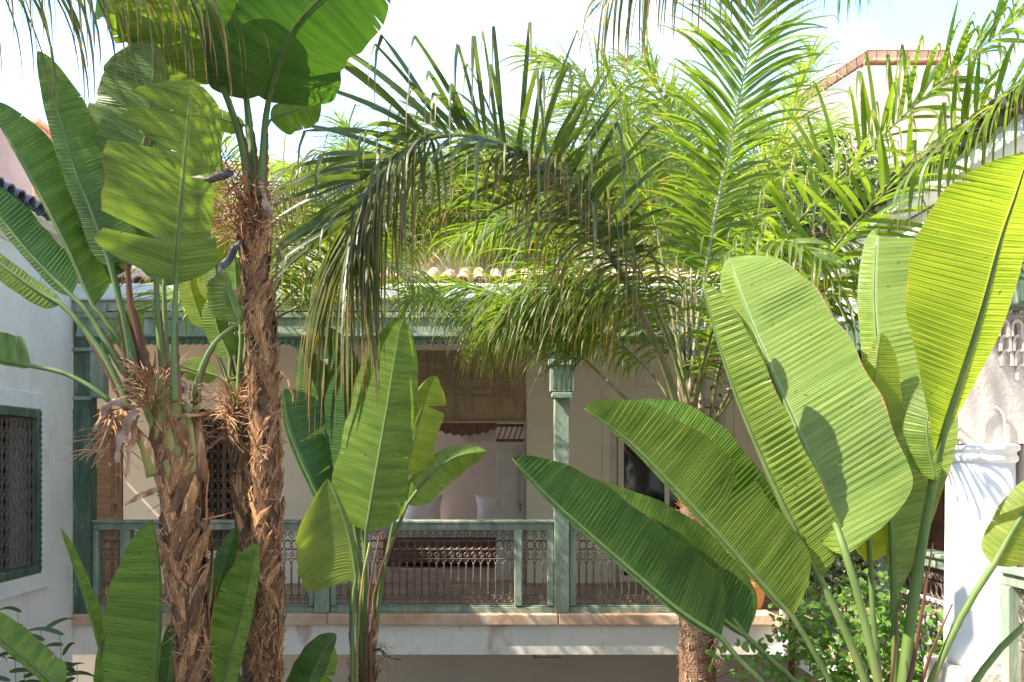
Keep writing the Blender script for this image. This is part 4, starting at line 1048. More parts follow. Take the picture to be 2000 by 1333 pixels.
paddle(B_, YB_ + .1, [(528, 235), (560, 222), (590, 212), (625, 195)], 22, 38, 0.3, 0.5, [(512, 385), (512, 320), (516, 265), (528, 235)], tb=0.15, tt=0.5, seed=4, sm='stalk', rs=0.012, r0=0.007)
paddle(B_, YB_ + .2, [(478, 245), (440, 235), (400, 215), (372, 195)], 22, 16, 0.4, 0.5, [(497, 385), (495, 320), (490, 265), (478, 245)], tb=0.15, tt=0.5, seed=5, m='leafE', sm='stalk', rs=0.010, r0=0.007)
paddle(B_, YB_ + .15, [(470, 140), (420, 90), (340, 60), (270, 40), (200, 20)], 60, 80, 0.3, 0.4, [(495, 385), (488, 290), (482, 200), (470, 140)], tb=0.12, tt=0.5, seed=6, m='leafA', lean=-0.8, **B_ST)

for k, rb_ in enumerate(([(450, 110), (390, -60), (300, -230), (170, -400), (20, -540)], [(505, 60), (500, -150), (470, -350), (400, -540)], [(470, 60), (330, -60), (180, -130), (0, -170)], [(520, 60), (620, -150), (760, -330), (900, -450)])):  # extra leaves, mostly above the frame, added to shade the fan below
    paddle(B_, YB_ + (.1, -.3, .4, .3)[k], rb_, 150, 150, 0.3, 0.3, tb=0.12, tt=0.5, seed=40 + k, m='leafD', lean=(-.3, -.4, .3, .3)[k], tears=[(1, 0.4, .8), (-1, 0.6, .8)], r0=0.014)

# ---------------- plant C: shorter sunlit one behind them
YC = 6.3
C_ = thing('strelitzia_tree', V((P(480, 1333, YC).x, YC, G)), 'shorter sunlit strelitzia behind the two big trunks, crown of pale stalks at rail height', 'strelitzia', 'tall strelitzias with shaggy brown trunks')
CC, RC = make_trunk(C_, [(492, 1340), (488, 1150), (480, 1000), (470, 880), (462, 800)], YC, [0.07, 0.07, 0.08, 0.085, 0.06])
clad(C_, CC, [r * 0.95 for r in RC], ZZ(1400, YC), ZZ(850, YC), 0.05, 1, seed=44, spread=2)
trunk_fuzz(C_, CC, RC, ZZ(1400, YC), ZZ(820, YC), 500, 0.09, seed=19)
fibres(C_, P(458, 790, YC - .05), 240, 0.20, 0.10, up=0.6, seed=22)
fibres(C_, P(445, 830, YC - .1), 60, 0.18, 0.05, up=-0.5, seed=23)
for k, (x1, y1, x2, y2) in enumerate(((470, 640, 462, 560), (480, 650, 495, 560), (450, 700, 425, 640), (462, 650, 430, 560), (488, 690, 500, 640))):
    paddle(C_, YC + 0.05 * k, [(x1, y1), ((x1 + x2) / 2, (y1 + y2) / 2), (x2, y2), (2 * x2 - (x1 + x2) / 2, y2 - 60)], 26, 26, 0.4, 0.4, [(468 + k * 3, 800), (466 + k * 3, 740), (x1, y1 + 40), (x1, y1)], tb=0.15, tt=0.5, seed=30 + k, m='leafF', sm='stalkE', rs=0.02, r0=0.012)
paddle(C_, YC, [(425, 735), (400, 728), (375, 722), (350, 712)], 22, 26, 0.4, 0.2, [(462, 800), (455, 770), (445, 750), (425, 735)], tb=0.2, tt=0.5, seed=5, m='leafE', sm='stalkE', rs=0.012, r0=0.008)
paddle(C_, YC + .2, [(430, 600), (420, 500), (412, 400), (405, 290), (410, 240)], 45, 40, 0.4, 0.4, [(468, 800), (455, 730), (440, 660), (430, 600)], tb=0.12, tt=0.5, seed=6, m='leafY', sm='stalkE', rs=0.016, r0=0.010, tears=[(1, 0.5, 0.8), (-1, 0.7, .8)])
paddle(C_, YC + .3, [(400, 640), (385, 600), (372, 560), (360, 520)], 24, 28, 0.4, 0.4, [(462, 800), (440, 730), (420, 680), (400, 640)], tb=0.15, tt=0.5, seed=7, m='leafY', sm='stalkE', rs=0.014, r0=0.009)

# ---------------- plant D: young one in the middle
YD = 5.7
D_ = thing('strelitzia_clump', V((P(712, 1333, YD).x, YD, G)), 'young strelitzia clump in the middle with upright leaves before the green balustrade', 'strelitzia')
D_ST = dict(sm='stalk', rs=0.017, r0=0.011)
def dst(x0, x1, x2, y2): return [(x0, 1700), (x0, 1340), ((x0 + x1) / 2 - 2, 1240), (x1, 1140), (x2, y2)]
paddle(D_, YD + .15, [(700, 1040), (672, 950), (645, 860), (618, 770), (590, 680)], 50, 62, 0.5, 0.3, dst(700, 703, 700, 1040), m='leafD', tb=0.14, tt=0.4, seed=1, **D_ST)
paddle(D_, YD + .05, [(640, 1010), (612, 950), (582, 885), (562, 830), (552, 760)], 8, 120, 0.3, 0.35, dst(694, 682, 640, 1010), m='leafD', tb=0.12, tt=0.45, tears=[(1, 0.30, .9, 1.0, 0.2), (1, 0.58, .9, 0.9, -0.1)], seed=2, **D_ST)
paddle(D_, YD + .1, [(690, 1010), (680, 900), (674, 800), (668, 700), (640, 640)], 40, 42, 0.4, 0.4, dst(706, 708, 690, 1010), m='leafD', tb=0.14, tt=0.4, seed=12, **D_ST)
paddle(D_, YD - .1, [(715, 1040), (733, 930), (752, 820), (768, 720), (782, 640), (790, 622)], 82, 66, 0.2, 0.55, dst(712, 712, 715, 1040), m='leafF', tb=0.10, tt=0.42, seed=3, curl=0.1, taper=0.12, label='largest leaf of the clump, upright, lit yellow-green on its right half', **D_ST)
paddle(D_, YD - .25, [(696, 1130), (688, 1075), (674, 1015), (655, 965), (640, 935)], 96, 8, 0.2, 0.2, dst(688, 692, 696, 1130), m='leafE', tb=0.10, tt=0.55, seed=4, curl=-0.2, droop=0.55, wave=0.12, label='bent pale leaf with ragged brown-rimmed edge, folded down', **D_ST)
paddle(D_, YD + .2, [(795, 985), (830, 940), (868, 905), (905, 888), (950, 882)], 26, 38, 0.3, 0.5, dst(722, 738, 795, 985), m='leafE', tb=0.15, tt=0.4, seed=5, wave=0.12, **D_ST)
paddle(D_, YD + .15, [(788, 930), (805, 870), (822, 810), (840, 755), (852, 735)], 26, 44, 0.6, 0.4, dst(728, 745, 788, 930), m='leafY', tb=0.15, tt=0.5, seed=6, tears=[(1, 0.7, .8)], **D_ST)
paddle(D_, YD + .3, [(700, 900), (692, 800), (672, 700), (655, 655)], 12, 30, 0.3, 0.3, dst(718, 715, 700, 900), m='leafF', tb=0.15, tt=0.5, seed=7, **D_ST)
for k, (xa_, xb_) in enumerate(((742, 722), (768, 732), (722, 705))):
    st_ = MB().tube(spline([V((P(xb_ - 8, 1333, YD).x, YD - .05, G + .1))] + pts3([(xb_ - 8, 1340), (xb_ - 4, 1230), (xb_, 1150), (xa_, 1040 + 10 * k)], YD - .12), 26), [0.02] * 10 + [0.02 - 0.001 * q for q in range(16)], 8, flat=0.7)
    st_.build('leaf_sheath', MT['stalkB'] if k < 2 else MT['scale_g'], D_, smooth=True)
CD, RD = make_trunk(D_, [(706, 1560), (706, 1450), (705, 1380), (704, 1320)], YD, [0.10, 0.095, 0.085, 0.06])
clad(D_, CD, RD, ZZ(1500, YD), ZZ(1320, YD), 0.06, 1, seed=54)
rag(D_, [(720, 1275), (740, 1268), (755, 1282), (785, 1290)], 4, YD - .1, m='spathe', seed=8)
rag(D_, [(728, 1260), (735, 1240), (730, 1220), (738, 1205)], 5, YD - .1, m='fibre', seed=9)
fibres(D_, P(748, 1285, YD - .1), 24, 0.12, 0.02, up=-0.8, seed=25)

# ---------------- plant E: the near one at the right
YE = 3.5
E_ = thing('strelitzia_clump', V((P(1750, 1333, YE).x, YE, G)), 'nearest strelitzia clump with huge pale ribbed leaves at the right front', 'strelitzia')
def est(x0, *q): return [(x0, 2300), (x0, 1700)] + list(q)
E_S = dict(sm='stalkE', rs=0.030, r0=0.014, sp=0.025, ripple=0.0042)
E_D = dict(sm='stalk', rs=0.021, r0=0.011)
paddle(E_, YE + .25, [(1408, 1246), (1330, 1195), (1240, 1120), (1150, 1042), (1070, 970), (1000, 896)], 10, 102, 0.1, -0.35, est(1690, (1560, 1440), (1490, 1335), (1440, 1285), (1408, 1246)), m='leafD', tb=0.10, tt=0.35, seed=1, curl=-0.15, **E_D)
paddle(E_, YE + .35, [(1455, 1240), (1400, 1160), (1330, 1085), (1250, 1030), (1170, 985), (1100, 930)], 20, 70, 0.2, 0.9, est(1700, (1640, 1440), (1560, 1340), (1500, 1285), (1455, 1240)), m='leafF', tb=0.12, tt=0.35, seed=2, **E_D)
paddle(E_, YE + .35, [(1460, 1245), (1400, 1200), (1330, 1140), (1262, 1075), (1200, 1010)], 8, 78, 0.2, -0.3, m='leafD', tb=0.12, tt=0.35, seed=22, r0=0.010)
paddle(E_, YE + .12, [(1548, 1205), (1480, 1130), (1400, 1040), (1310, 945), (1225, 860), (1140, 797)], 10, 112, 0.1, -0.3, est(1710, (1670, 1440), (1620, 1330), (1585, 1265), (1548, 1205)), m='leafA', tb=0.12, tt=0.45, seed=3, curl=-0.1, tears=[(1, 0.42, .5)], **E_D)
paddle(E_, YE + .22, [(1500, 1110), (1440, 1010), (1370, 915), (1300, 850), (1220, 795)], -0, 92, 0.1, 1.0, m='leafF', tb=0.15, tt=0.4, seed=23, r0=0.006)
paddle(E_, YE + .05, [(1602, 1132), (1545, 1020), (1490, 900), (1440, 780), (1400, 660), (1372, 552)], 0, 78, 0.1, -0.45, est(1720, (1715, 1440), (1690, 1330), (1640, 1210), (1602, 1132)), m='leafE', tb=0.12, tt=0.4, seed=4, **E_S)
paddle(E_, YE + .12, [(1590, 1110), (1530, 1000), (1478, 880), (1430, 760), (1395, 650), (1372, 556)], 0, 96, 0.1, 1.3, m='leafA', tb=0.12, tt=0.35, seed=24, r0=0.006)
paddle(E_, YE - .1, [(1652, 1085), (1612, 970), (1560, 850), (1508, 730), (1462, 620), (1436, 545), (1424, 504)], 50, 160, 0.7, 0.05, est(1730, (1732, 1440), (1712, 1320), (1680, 1180), (1652, 1085)), m='leafE', tb=0.10, tt=0.42, seed=5, curl=0.05, lean=0.75, label='biggest pale leaf with strong cross ribs and a brown right edge', **E_S)
paddle(E_, YE + .1, [(1746, 1180), (1742, 1060), (1734, 930), (1722, 800), (1712, 680), (1706, 570), (1712, 470), (1716, 458)], 30, 150, 0.7, 0.05, est(1745, (1746, 1440), (1748, 1320), (1748, 1240), (1746, 1180)), m='leafE', tb=0.66, tt=0.74, pb=1.0, seed=6, lean=0.6, label='pale upright leaf with rounded tip behind the biggest one', **E_S)
paddle(E_, YE + .3, [(1700, 1100), (1690, 950), (1700, 800), (1720, 650)], 30, 60, 0.4, 0.4, est(1725, (1722, 1440), (1715, 1300), (1705, 1200), (1700, 1100)), m='leafY', tb=0.12, tt=0.5, seed=16, **E_D)
paddle(E_, YE + .05, [(1822, 945), (1842, 850), (1880, 730), (1920, 600), (1955, 470), (1985, 380), (2010, 300)], 140, 46, -0.8, 0.9, est(1760, (1758, 1440), (1768, 1300), (1795, 1100), (1822, 945)), m='leafY', tb=0.66, tt=0.72, pb=2.4, seed=7, curl=0.15, lean=-0.65, label='glowing yellow-green leaf reaching out at the right edge of the photo', sm='stalkE', rs=0.040, r0=0.018, sp=0.0205, ripple=0.0018)
paddle(E_, YE + .0, [(1828, 940), (1815, 880), (1812, 820), (1840, 750), (1880, 660)], 40, 22, 0.3, -0.3, m='leafA', tb=0.2, tt=0.5, seed=17, r0=0.004)
paddle(E_, YE + .0, [(1940, 1105), (1965, 1060), (1995, 1010), (2035, 960), (2080, 900)], 42, 52, 0.3, 0.4, est(1775, (1785, 1440), (1820, 1330), (1880, 1200), (1940, 1105)), m='leafY', tb=0.12, tt=0.5, seed=8, sm='stalkE', rs=0.022, r0=0.013)
paddle(E_, YE + .1, [(2040, 1190), (2090, 1160), (2150, 1130)], 40, 40, 0.3, 0.4, est(1800, (1850, 1440), (1900, 1340), (1960, 1260), (2040, 1190)), m='leafF', tb=0.12, tt=0.5, seed=9, sm='stalkE', rs=0.020, r0=0.013)
for k, (q, r_) in enumerate(((((1790, 1440), (1800, 1333), (1825, 1260), (1860, 1180)), 0.022), (((1765, 1440), (1778, 1333), (1800, 1200), (1822, 1060)), 0.02), (((1735, 1440), (1742, 1333), (1750, 1250), (1752, 1180)), 0.018), (((1728, 1440), (1712, 1333), (1690, 1240), (1672, 1180)), 0.017))):
    MB().tube(spline([P(q[0][0], 2200, YE)] + pts3(q, YE - .035), 20), [0.028] * 8 + [r_ * (1 - 0.85 * j / 11) for j in range(12)], 8, flat=0.6).build('leaf_sheath', MT['stalkB'], E_, smooth=True)
CE, RE = make_trunk(E_, [(1750, 2200), (1750, 2000), (1750, 1750), (1750, 1560)], YE, [0.16, 0.15, 0.14, 0.10])

# ---------------- plant F: young leaves low at the left
YFF = 4.7
F_ = thing('strelitzia_clump', V((P(330, 1333, YFF).x, YFF, G)), 'low strelitzia clump with bright upright leaves around the foot of the left trunks', 'strelitzia')
def fst(x0, x1, y1): return [(320 + (x0 - 320) * 0.5, 2100), (x0, 1500), (x1, y1)]
paddle(F_, YFF - .3, [(296, 1420), (305, 1320), (312, 1200), (310, 1100), (298, 1015)], 102, 5, 0.25, 0.2, fst(300, 296, 1420), m='leafF', tb=0.10, tt=0.35, seed=1, sm='stalk', rs=0.015, r0=0.01)
paddle(F_, YFF - .25, [(212, 1330), (190, 1240), (165, 1160), (140, 1090), (118, 1032)], 5, 20, 0.5, 0.9, fst(240, 212, 1330), m='leafF', tb=0.15, tt=0.2, seed=2, sm='stalk', rs=0.013, r0=0.008)
paddle(F_, YFF - .2, [(205, 1360), (212, 1300), (225, 1230), (245, 1150)], 24, 42, 0.3, 0.3, fst(250, 205, 1360), m='leafF', tb=0.15, tt=0.5, seed=12, sm='stalk', rs=0.013, r0=0.008)
paddle(F_, YFF + .1, [(425, 1400), (445, 1300), (468, 1210), (488, 1130), (503, 1062)], 62, 24, 0.4, 0.3, fst(390, 425, 1400), m='leafF', tb=0.12, tt=0.35, seed=3, sm='stalk', rs=0.015, r0=0.01)
paddle(F_, YFF + .3, [(405, 1230), (425, 1150), (445, 1085), (462, 1028)], 24, 18, 0.4, 0.3, fst(380, 405, 1230), m='leafD', tb=0.15, tt=0.4, seed=4, sm='stalk', rs=0.013, r0=0.008)
paddle(F_, YFF + .3, [(585, 1400), (605, 1330), (628, 1280), (656, 1238)], 42, 20, 0.5, 0.4, fst(520, 585, 1400), m='leafD', tb=0.12, tt=0.4, seed=5, sm='stalk', rs=0.013, r0=0.008)
paddle(F_, YFF + .35, [(600, 1400), (620, 1340), (640, 1300), (650, 1262)], 10, 26, 0.5, 0.4, fst(530, 600, 1400), m='leafF', tb=0.12, tt=0.4, seed=15, sm='stalk', rs=0.010, r0=0.006, tears=[(1, 0.3, .8), (1, 0.6, .8)])
paddle(F_, YFF - .5, [(120, 1350), (70, 1305), (20, 1262), (-30, 1220), (-80, 1180)], 12, 42, 0.3, 0.5, fst(190, 120, 1350), m='leafF', tb=0.12, tt=0.35, seed=6, sm='stalk', rs=0.015, r0=0.01)
paddle(F_, YFF + .2, [(310, 1420), (325, 1340), (335, 1270), (340, 1210)], 26, 20, 0.4, 0.3, fst(320, 310, 1420), m='leafD', tb=0.12, tt=0.4, seed=7, sm='stalk', rs=0.013, r0=0.008)
paddle(F_, YFF + .2, [(470, 1420), (455, 1360), (440, 1290), (430, 1250)], 24, 24, 0.4, 0.3, fst(420, 470, 1420), m='leafD', tb=0.12, tt=0.4, seed=8, sm='stalk', rs=0.013, r0=0.008)

# ================================================================ FEATHER PALMS
def leaflet(b, p, d, L_, w_, T, g, kink, kd, rd, n=8, cup=0.25):
    """a strap: starts along d, sags by g, folds down after kink"""
    q = V(p); d = V(d).normalized(); step = L_ / n; rows = []; uvs = []
    side = (T - d * T.dot(d))
    if side.length < 1e-3: side = d.orthogonal()
    side.normalize(); side = (Matrix.Rotation(rd.uniform(-0.7, 0.7), 3, d) @ side)
    tw = rd.uniform(-0.5, 0.5)
    dn = V((0, 0, -1))
    for i in range(n + 1):
        t = i / n
        w2 = w_ * (0.45 + 0.55 * min(1, t * 6)) * (1 - 0.93 * max(0, (t - 0.35) / 0.65) ** 1.3)
        nrm = side.cross(d).normalized()
        rows.append([q - side * w2, q + nrm * (w2 * cup), q + side * w2]); v_ = min(0.999, t)
        uvs.append([(0, v_), (0.5, v_), (1, v_)])
        if i == n: break
        q = q + d * step
        gg = g * (0.4 + 1.2 * t)
        if t >= kink: gg += kd
        d = (d + dn * gg * step / max(L_, 0.2) * 3.0).normalized()
        side = (side - d * side.dot(d)).normalized()
        side = Matrix.Rotation(tw / n, 3, d) @ side
    b.quadgrid(rows, uvs)
def frond(palm, path, n, L_, w_, m='palmG', rm='rachis', r0=0.016, lift=0.3, spread=0.5, g=0.5, kink=0.65, kd=1.2, ang=(75, 35), start=0.2, single=False, seed=1, Y=None, side_only=0,
          world=False, plume=0.0, kchance=1.0, yo=0.0, lenv=(0.55, 1.0, 0.45), ns=8):
    rd = random.Random(seed * 31 + 5)
    R = [V(p) for p in path] if world else [P(p[0], p[1], p[2] + yo * k / (len(path) - 1)) for k, p in enumerate(path)]
    C = spline(R, 120)
    b = MB().tube(C[::3] + [C[-1]], [r0 * (1 - 0.9 * k / 40) for k in range(len(C[::3]) + 1)], 6, flat=0.75)
    fr = b.build('frond', MT[rm], palm, smooth=True)
    acc = MB()
    for k in range(n):
        t = start + (1 - start) * (k + rd.uniform(-.3, .3)) / n
        t = max(0, min(1, t)); i = min(118, int(t * 119)); c = C[i].lerp(C[i + 1], t * 119 - i)
        T = (C[i + 1] - C[max(0, i - 1)]).normalized()
        up = V((0, 0, 1)) - T * T.z
        if up.length < 0.25: up = up + V((0, -0.35, 0)) - T * (V((0, -0.35, 0)).dot(T))
        up.normalize(); S = T.cross(up).normalized()
        u = (t - start) / (1 - start)
        a0, am, a1 = lenv
        ll = L_ * ((a0 + (am - a0) * u / 0.4) if u < 0.4 else (am + (a1 - am) * (u - 0.4) / 0.6)) * rd.uniform(0.85, 1.1)
        al = math.radians(ang[0] + (ang[1] - ang[0]) * u + rd.uniform(-8, 8))
        sides = (-1, 1) if not side_only else (side_only,)
        for s in sides:
            be = lift + rd.uniform(-spread, spread)
            if plume and rd.random() < plume: be = rd.uniform(0.7, 1.4)
            d = T * math.cos(al) + (S * s * math.cos(be) + up * math.sin(be)) * math.sin(al)
            kk = kink + rd.uniform(-.1, .1) if rd.random() < kchance else 2
            tgt = MB() if single else acc
            leaflet(tgt, c, d, ll * rd.uniform(0.9, 1.05), w_ * rd.uniform(0.8, 1.1), T, g * rd.uniform(0.6, 1.4), kk, kd, rd, n=ns)
            if single: tgt.build('leaflet', MT[m], fr, smooth=True, origin=c)
    if not single: stuff(acc.build('leaflets', MT[m], fr, smooth=True))
    return fr
def arch(o, az, el, L_, sag=0.9, n=9):
    """world path of a frond leaving o in azimuth az (0 = +x), elevation el, bending down"""
    p = V(o); d = V((math.cos(az) * math.cos(el), math.sin(az) * math.cos(el), math.sin(el))); out = [p.copy()]
    for k in range(n - 1):
        p = p + d * (L_ / (n - 1)); out.append(p.copy())
        d = (d + V((0, 0, -1)) * sag * (0.15 + 0.22 * k / n * 2)).normalized()
    return out
def palm_trunk(palm, pts, radii, m='fibretrunk'):
    b = MB(); C = spline(pts, 60); zs = [p.z for p in pts]
    rows = []
    for c in C:
        r = float(np.interp(c.z, zs, radii))
        rows.append([(c.x + r * (1 + 0.12 * noise.noise(V((3 * math.cos(a), 3 * math.sin(a), c.z * 14)))) * math.cos(a), c.y + r * (1 + 0.12 * noise.noise(V((3 * math.cos(a), 3 * math.sin(a) + 9, c.z * 14)))) * math.sin(a), c.z) for a in (2 * PI * k / 14 for k in range(14))])
    b.quadgrid(rows, close=True)
    return b.build('trunk', MT[m], palm, smooth=True), C, [float(np.interp(c.z, zs, radii)) for c in C]

# ---------------- palm G in the middle right
YG = 7.3
Gp = thing('feather_palm', V((P(1362, 1333, YG).x, YG, G)), 'feather palm with fibrous brown trunk right of the pale green post, its fronds arching left', 'palm')
_, CG, RG = palm_trunk(Gp, [V((P(1362, 1333, YG).x, YG, G + .1)), P(1362, 1340, YG), P(1360, 1230, YG), P(1357, 1000, YG), P(1352, 850, YG), P(1348, 770, YG), P(1346, 640, YG)], [0.17, 0.145, 0.14, 0.12, 0.11, 0.085, 0.03])
trunk_fuzz(Gp, CG, RG, ZZ(1340, YG), ZZ(760, YG), 1500, 0.09, m='fibre', seed=61, wd=0.0022)
fibres(Gp, P(1395, 1270, YG - .1), 80, 0.12, 0.05, up=-0.2, seed=62, m='fibre_grey')
for k, (x0, x1, y1) in enumerate(((1330, 1322, 600), (1345, 1340, 560), (1358, 1362, 580), (1368, 1378, 620), (1352, 1350, 520), (1338, 1334, 640))):
    MB().tube(spline(pts3([(x0, 820), ((x0 + x1) / 2 + 2, 720), (x1, y1)], YG - 0.08 + 0.04 * (k % 3)), 12), [0.030 * (1 - 0.75 * q / 11) for q in range(12)], 8, flat=0.6).build('sheath', MT['sheath'], Gp, smooth=True)
# the great arching frond, its straps one by one
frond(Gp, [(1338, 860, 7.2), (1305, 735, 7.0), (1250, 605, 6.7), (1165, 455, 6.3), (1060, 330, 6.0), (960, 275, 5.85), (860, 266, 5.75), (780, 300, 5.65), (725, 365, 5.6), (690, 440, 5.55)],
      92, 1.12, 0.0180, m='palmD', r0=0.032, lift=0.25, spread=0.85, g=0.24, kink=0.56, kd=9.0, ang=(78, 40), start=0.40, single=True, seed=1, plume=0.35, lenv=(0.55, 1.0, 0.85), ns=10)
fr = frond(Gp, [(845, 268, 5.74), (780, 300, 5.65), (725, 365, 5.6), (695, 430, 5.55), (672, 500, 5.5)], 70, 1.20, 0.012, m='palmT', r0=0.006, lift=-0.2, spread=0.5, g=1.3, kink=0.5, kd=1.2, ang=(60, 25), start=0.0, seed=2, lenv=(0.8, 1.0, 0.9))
# the upright sunlit frond
frond(Gp, [(1345, 790, 7.25), (1362, 640, 7.1), (1392, 450, 6.9), (1428, 270, 6.7), (1462, 100, 6.5), (1492, -60, 6.3), (1530, -200, 6.2)],
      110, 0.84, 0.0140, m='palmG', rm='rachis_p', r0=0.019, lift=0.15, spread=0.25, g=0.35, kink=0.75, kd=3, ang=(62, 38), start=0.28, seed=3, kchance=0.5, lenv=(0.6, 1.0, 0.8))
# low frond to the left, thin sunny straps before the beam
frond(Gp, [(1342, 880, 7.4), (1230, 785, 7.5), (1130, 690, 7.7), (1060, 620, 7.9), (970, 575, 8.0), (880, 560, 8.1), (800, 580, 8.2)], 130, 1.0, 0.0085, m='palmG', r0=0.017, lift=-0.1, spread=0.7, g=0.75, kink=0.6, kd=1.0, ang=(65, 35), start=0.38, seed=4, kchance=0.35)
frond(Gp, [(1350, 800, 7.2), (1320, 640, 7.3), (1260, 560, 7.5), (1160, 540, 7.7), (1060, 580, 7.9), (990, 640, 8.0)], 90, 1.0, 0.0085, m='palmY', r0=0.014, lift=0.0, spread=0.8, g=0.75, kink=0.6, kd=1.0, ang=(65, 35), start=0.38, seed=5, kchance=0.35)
# frond towards the upper right, broad straps
frond(Gp, [(1375, 890, 7.3), (1420, 775, 7.0), (1500, 660, 6.5), (1600, 520, 6.0), (1700, 405, 5.6), (1810, 300, 5.3), (1920, 210, 5.0), (2040, 130, 4.8)],
      60, 0.78, 0.0185, m='palmG', r0=0.019, lift=0.1, spread=0.8, g=0.30, kink=0.62, kd=7, ang=(72, 40), start=0.30, single=True, seed=6, plume=0.15, ns=9)
frond(Gp, [(1360, 780, 7.2), (1400, 650, 7.0), (1470, 540, 6.9), (1560, 480, 6.8), (1660, 470, 6.7), (1740, 510, 6.6)], 70, 0.62, 0.010, m='palmG', r0=0.014, lift=0.0, spread=0.7, g=0.7, kink=0.6, kd=1.2, seed=7)
frond(Gp, [(1350, 770, 7.4), (1330, 560, 7.6), (1290, 380, 7.8), (1240, 230, 8.0), (1180, 130, 8.1)], 80, 0.75, 0.011, m='palmY', r0=0.015, lift=0.1, spread=0.6, g=0.5, kink=0.7, kd=1.0, seed=8)
frond(Gp, [(1350, 770, 7.5), (1375, 560, 7.8), (1440, 400, 8.1), (1540, 290, 8.3), (1640, 250, 8.4)], 80, 0.72, 0.011, m='palmY', r0=0.015, lift=0.1, spread=0.6, g=0.6, kink=0.7, kd=1.0, seed=9)
frond(Gp, [(1350, 790, 7.2), (1380, 690, 7.0), (1420, 640, 6.9), (1480, 640, 6.8), (1530, 690, 6.75)], 50, 0.5, 0.009, m='palmG', r0=0.012, lift=0.0, spread=0.7, g=0.9, kink=0.55, kd=1.2, seed=11)
# ---------------- palms behind, against the sky
def back_palm(base, crown, n, L_, label, seed, m='palmY', el=(0.5, 1.35), az=None, w_=0.011, nl=60, leaf=0.72, r=0.10):
    rd = random.Random(seed)
    t = thing('feather_palm', V(base), label, 'palm')
    palm_trunk(t, [V(base), V(base).lerp(V(crown), 0.5) + V((0.05, 0, 0)), V(crown)], [r * 1.4, r, r * 0.8])
    for k in range(n):
        a = (az[0] + (az[1] - az[0]) * (k + 0.5) / n if az else 2 * PI * k / n) + rd.uniform(-.15, .15)
        e = el[0] + (el[1] - el[0]) * ((k * 0.618) % 1)
        frond(t, arch(crown, a, e, L_ * rd.uniform(0.85, 1.1), sag=0.75), nl, leaf, w_, m=m if rd.random() < 0.55 else 'palmG', r0=0.014, lift=0.15, spread=0.7, g=0.8, kink=0.6, kd=2.5, start=0.18, seed=seed * 50 + k, world=True, ang=(65, 35), ns=6)
    return t
RZ = 3.383
back_palm((XX(1000, 11.2), 11.2, RZ), (XX(1000, 11.2), 11.2, 3.75), 10, 2.5, 'roof terrace palm behind the great arching frond, before the pale pink wall', 3, az=(0.05, 3.1), el=(0.8, 1.5), nl=105, leaf=1.0, w_=0.0115)
back_palm((XX(1560, 11.4), 11.4, RZ), (XX(1560, 11.4), 11.4, 3.75), 11, 2.8, 'roof terrace palm near the right corner, left of the pink roof pavilion', 4, az=(0.05, 3.1), el=(0.7, 1.5), nl=105, leaf=1.0, w_=0.0115)
back_palm((XX(740, 11.3), 11.3, RZ), (XX(740, 11.3), 11.3, 3.75), 10, 2.5, 'roof terrace palm left of centre, behind the hanging dark straps', 5, az=(0.05, 3.1), el=(0.8, 1.5), nl=105, leaf=1.0, w_=0.0115)
back_palm((XX(1270, 11.0), 11.0, RZ), (XX(1270, 11.0), 11.0, 3.75), 14, 3.0, 'yellow-green roof terrace palm, rising highest behind the upright sunlit frond', 6, az=(0.05, 3.1), el=(0.9, 1.5), nl=110, leaf=1.05, w_=0.0115)
# left group: palm with hanging straps behind plants A and B
Lp = back_palm((XX(508, 8.3), 8.3, G), P(508, 640, 8.3), 11, 2.1, 'feather palm between the tallest brown trunk and the upright leaves, hanging straps', 8, el=(0.5, 1.35), w_=0.009)
frond(Lp, [(508, 640, 8.3), (520, 480, 7.6), (500, 400, 7.0), (420, 420, 6.7), (370, 500, 6.6)], 60, 0.8, 0.008, m='palmY', r0=0.012, lift=-0.2, spread=0.4, g=1.4, kink=0.5, kd=1.0, seed=81)
frond(Lp, [(508, 640, 8.3), (590, 440, 7.4), (590, 330, 6.6), (560, 330, 6.2), (530, 400, 6.0)], 60, 0.85, 0.008, m='palmG', r0=0.012, lift=-0.2, spread=0.4, g=1.4, kink=0.5, kd=1.0, seed=82)
# ---------------- tall palms whose crowns stand above the picture
def high_palm(base, crown, fronds_, label, seed):
    t = thing('tall_palm', V(base), label, 'palm')
    palm_trunk(t, [V(base), V(base).lerp(V(crown), 0.5), V(crown)], [0.17, 0.13, 0.11])
    for k, q in enumerate(fronds_):
        frond(t, [crown] + [P(*p) for p in q[0]], q[1], q[2], q[3], m=q[4], r0=0.015, lift=-0.3, spread=0.35, g=1.5, kink=0.45, kd=1.0, seed=seed * 10 + k, world=True, start=0.25, ang=(70, 45), lenv=(0.7, 1.0, 0.7))
    rd = random.Random(seed)
    for k in range(7):
        a = 2 * PI * k / 7 + 0.4
        frond(t, arch(crown, a, 0.75 + 0.4 * (k % 2), 1.5, sag=0.9), 34, 0.6, 0.010, m='palmG', r0=0.014, lift=-0.1, spread=0.4, g=1.0, kink=0.5, kd=1.0, seed=seed * 10 + 5 + k, world=True, ns=6)
    return t
frond(Gp, [(1385, 840, 7.3), (1410, 700, 7.1), (1480, 540, 6.8), (1590, 400, 6.5), (1720, 270, 6.2), (1860, 140, 5.9), (2010, 20, 5.7)], 70, 0.80, 0.017, m='palmG', r0=0.018, lift=0.1, spread=0.8, g=0.35, kink=0.6, kd=6, ang=(72, 40), start=0.32, seed=101, plume=0.2, ns=9)
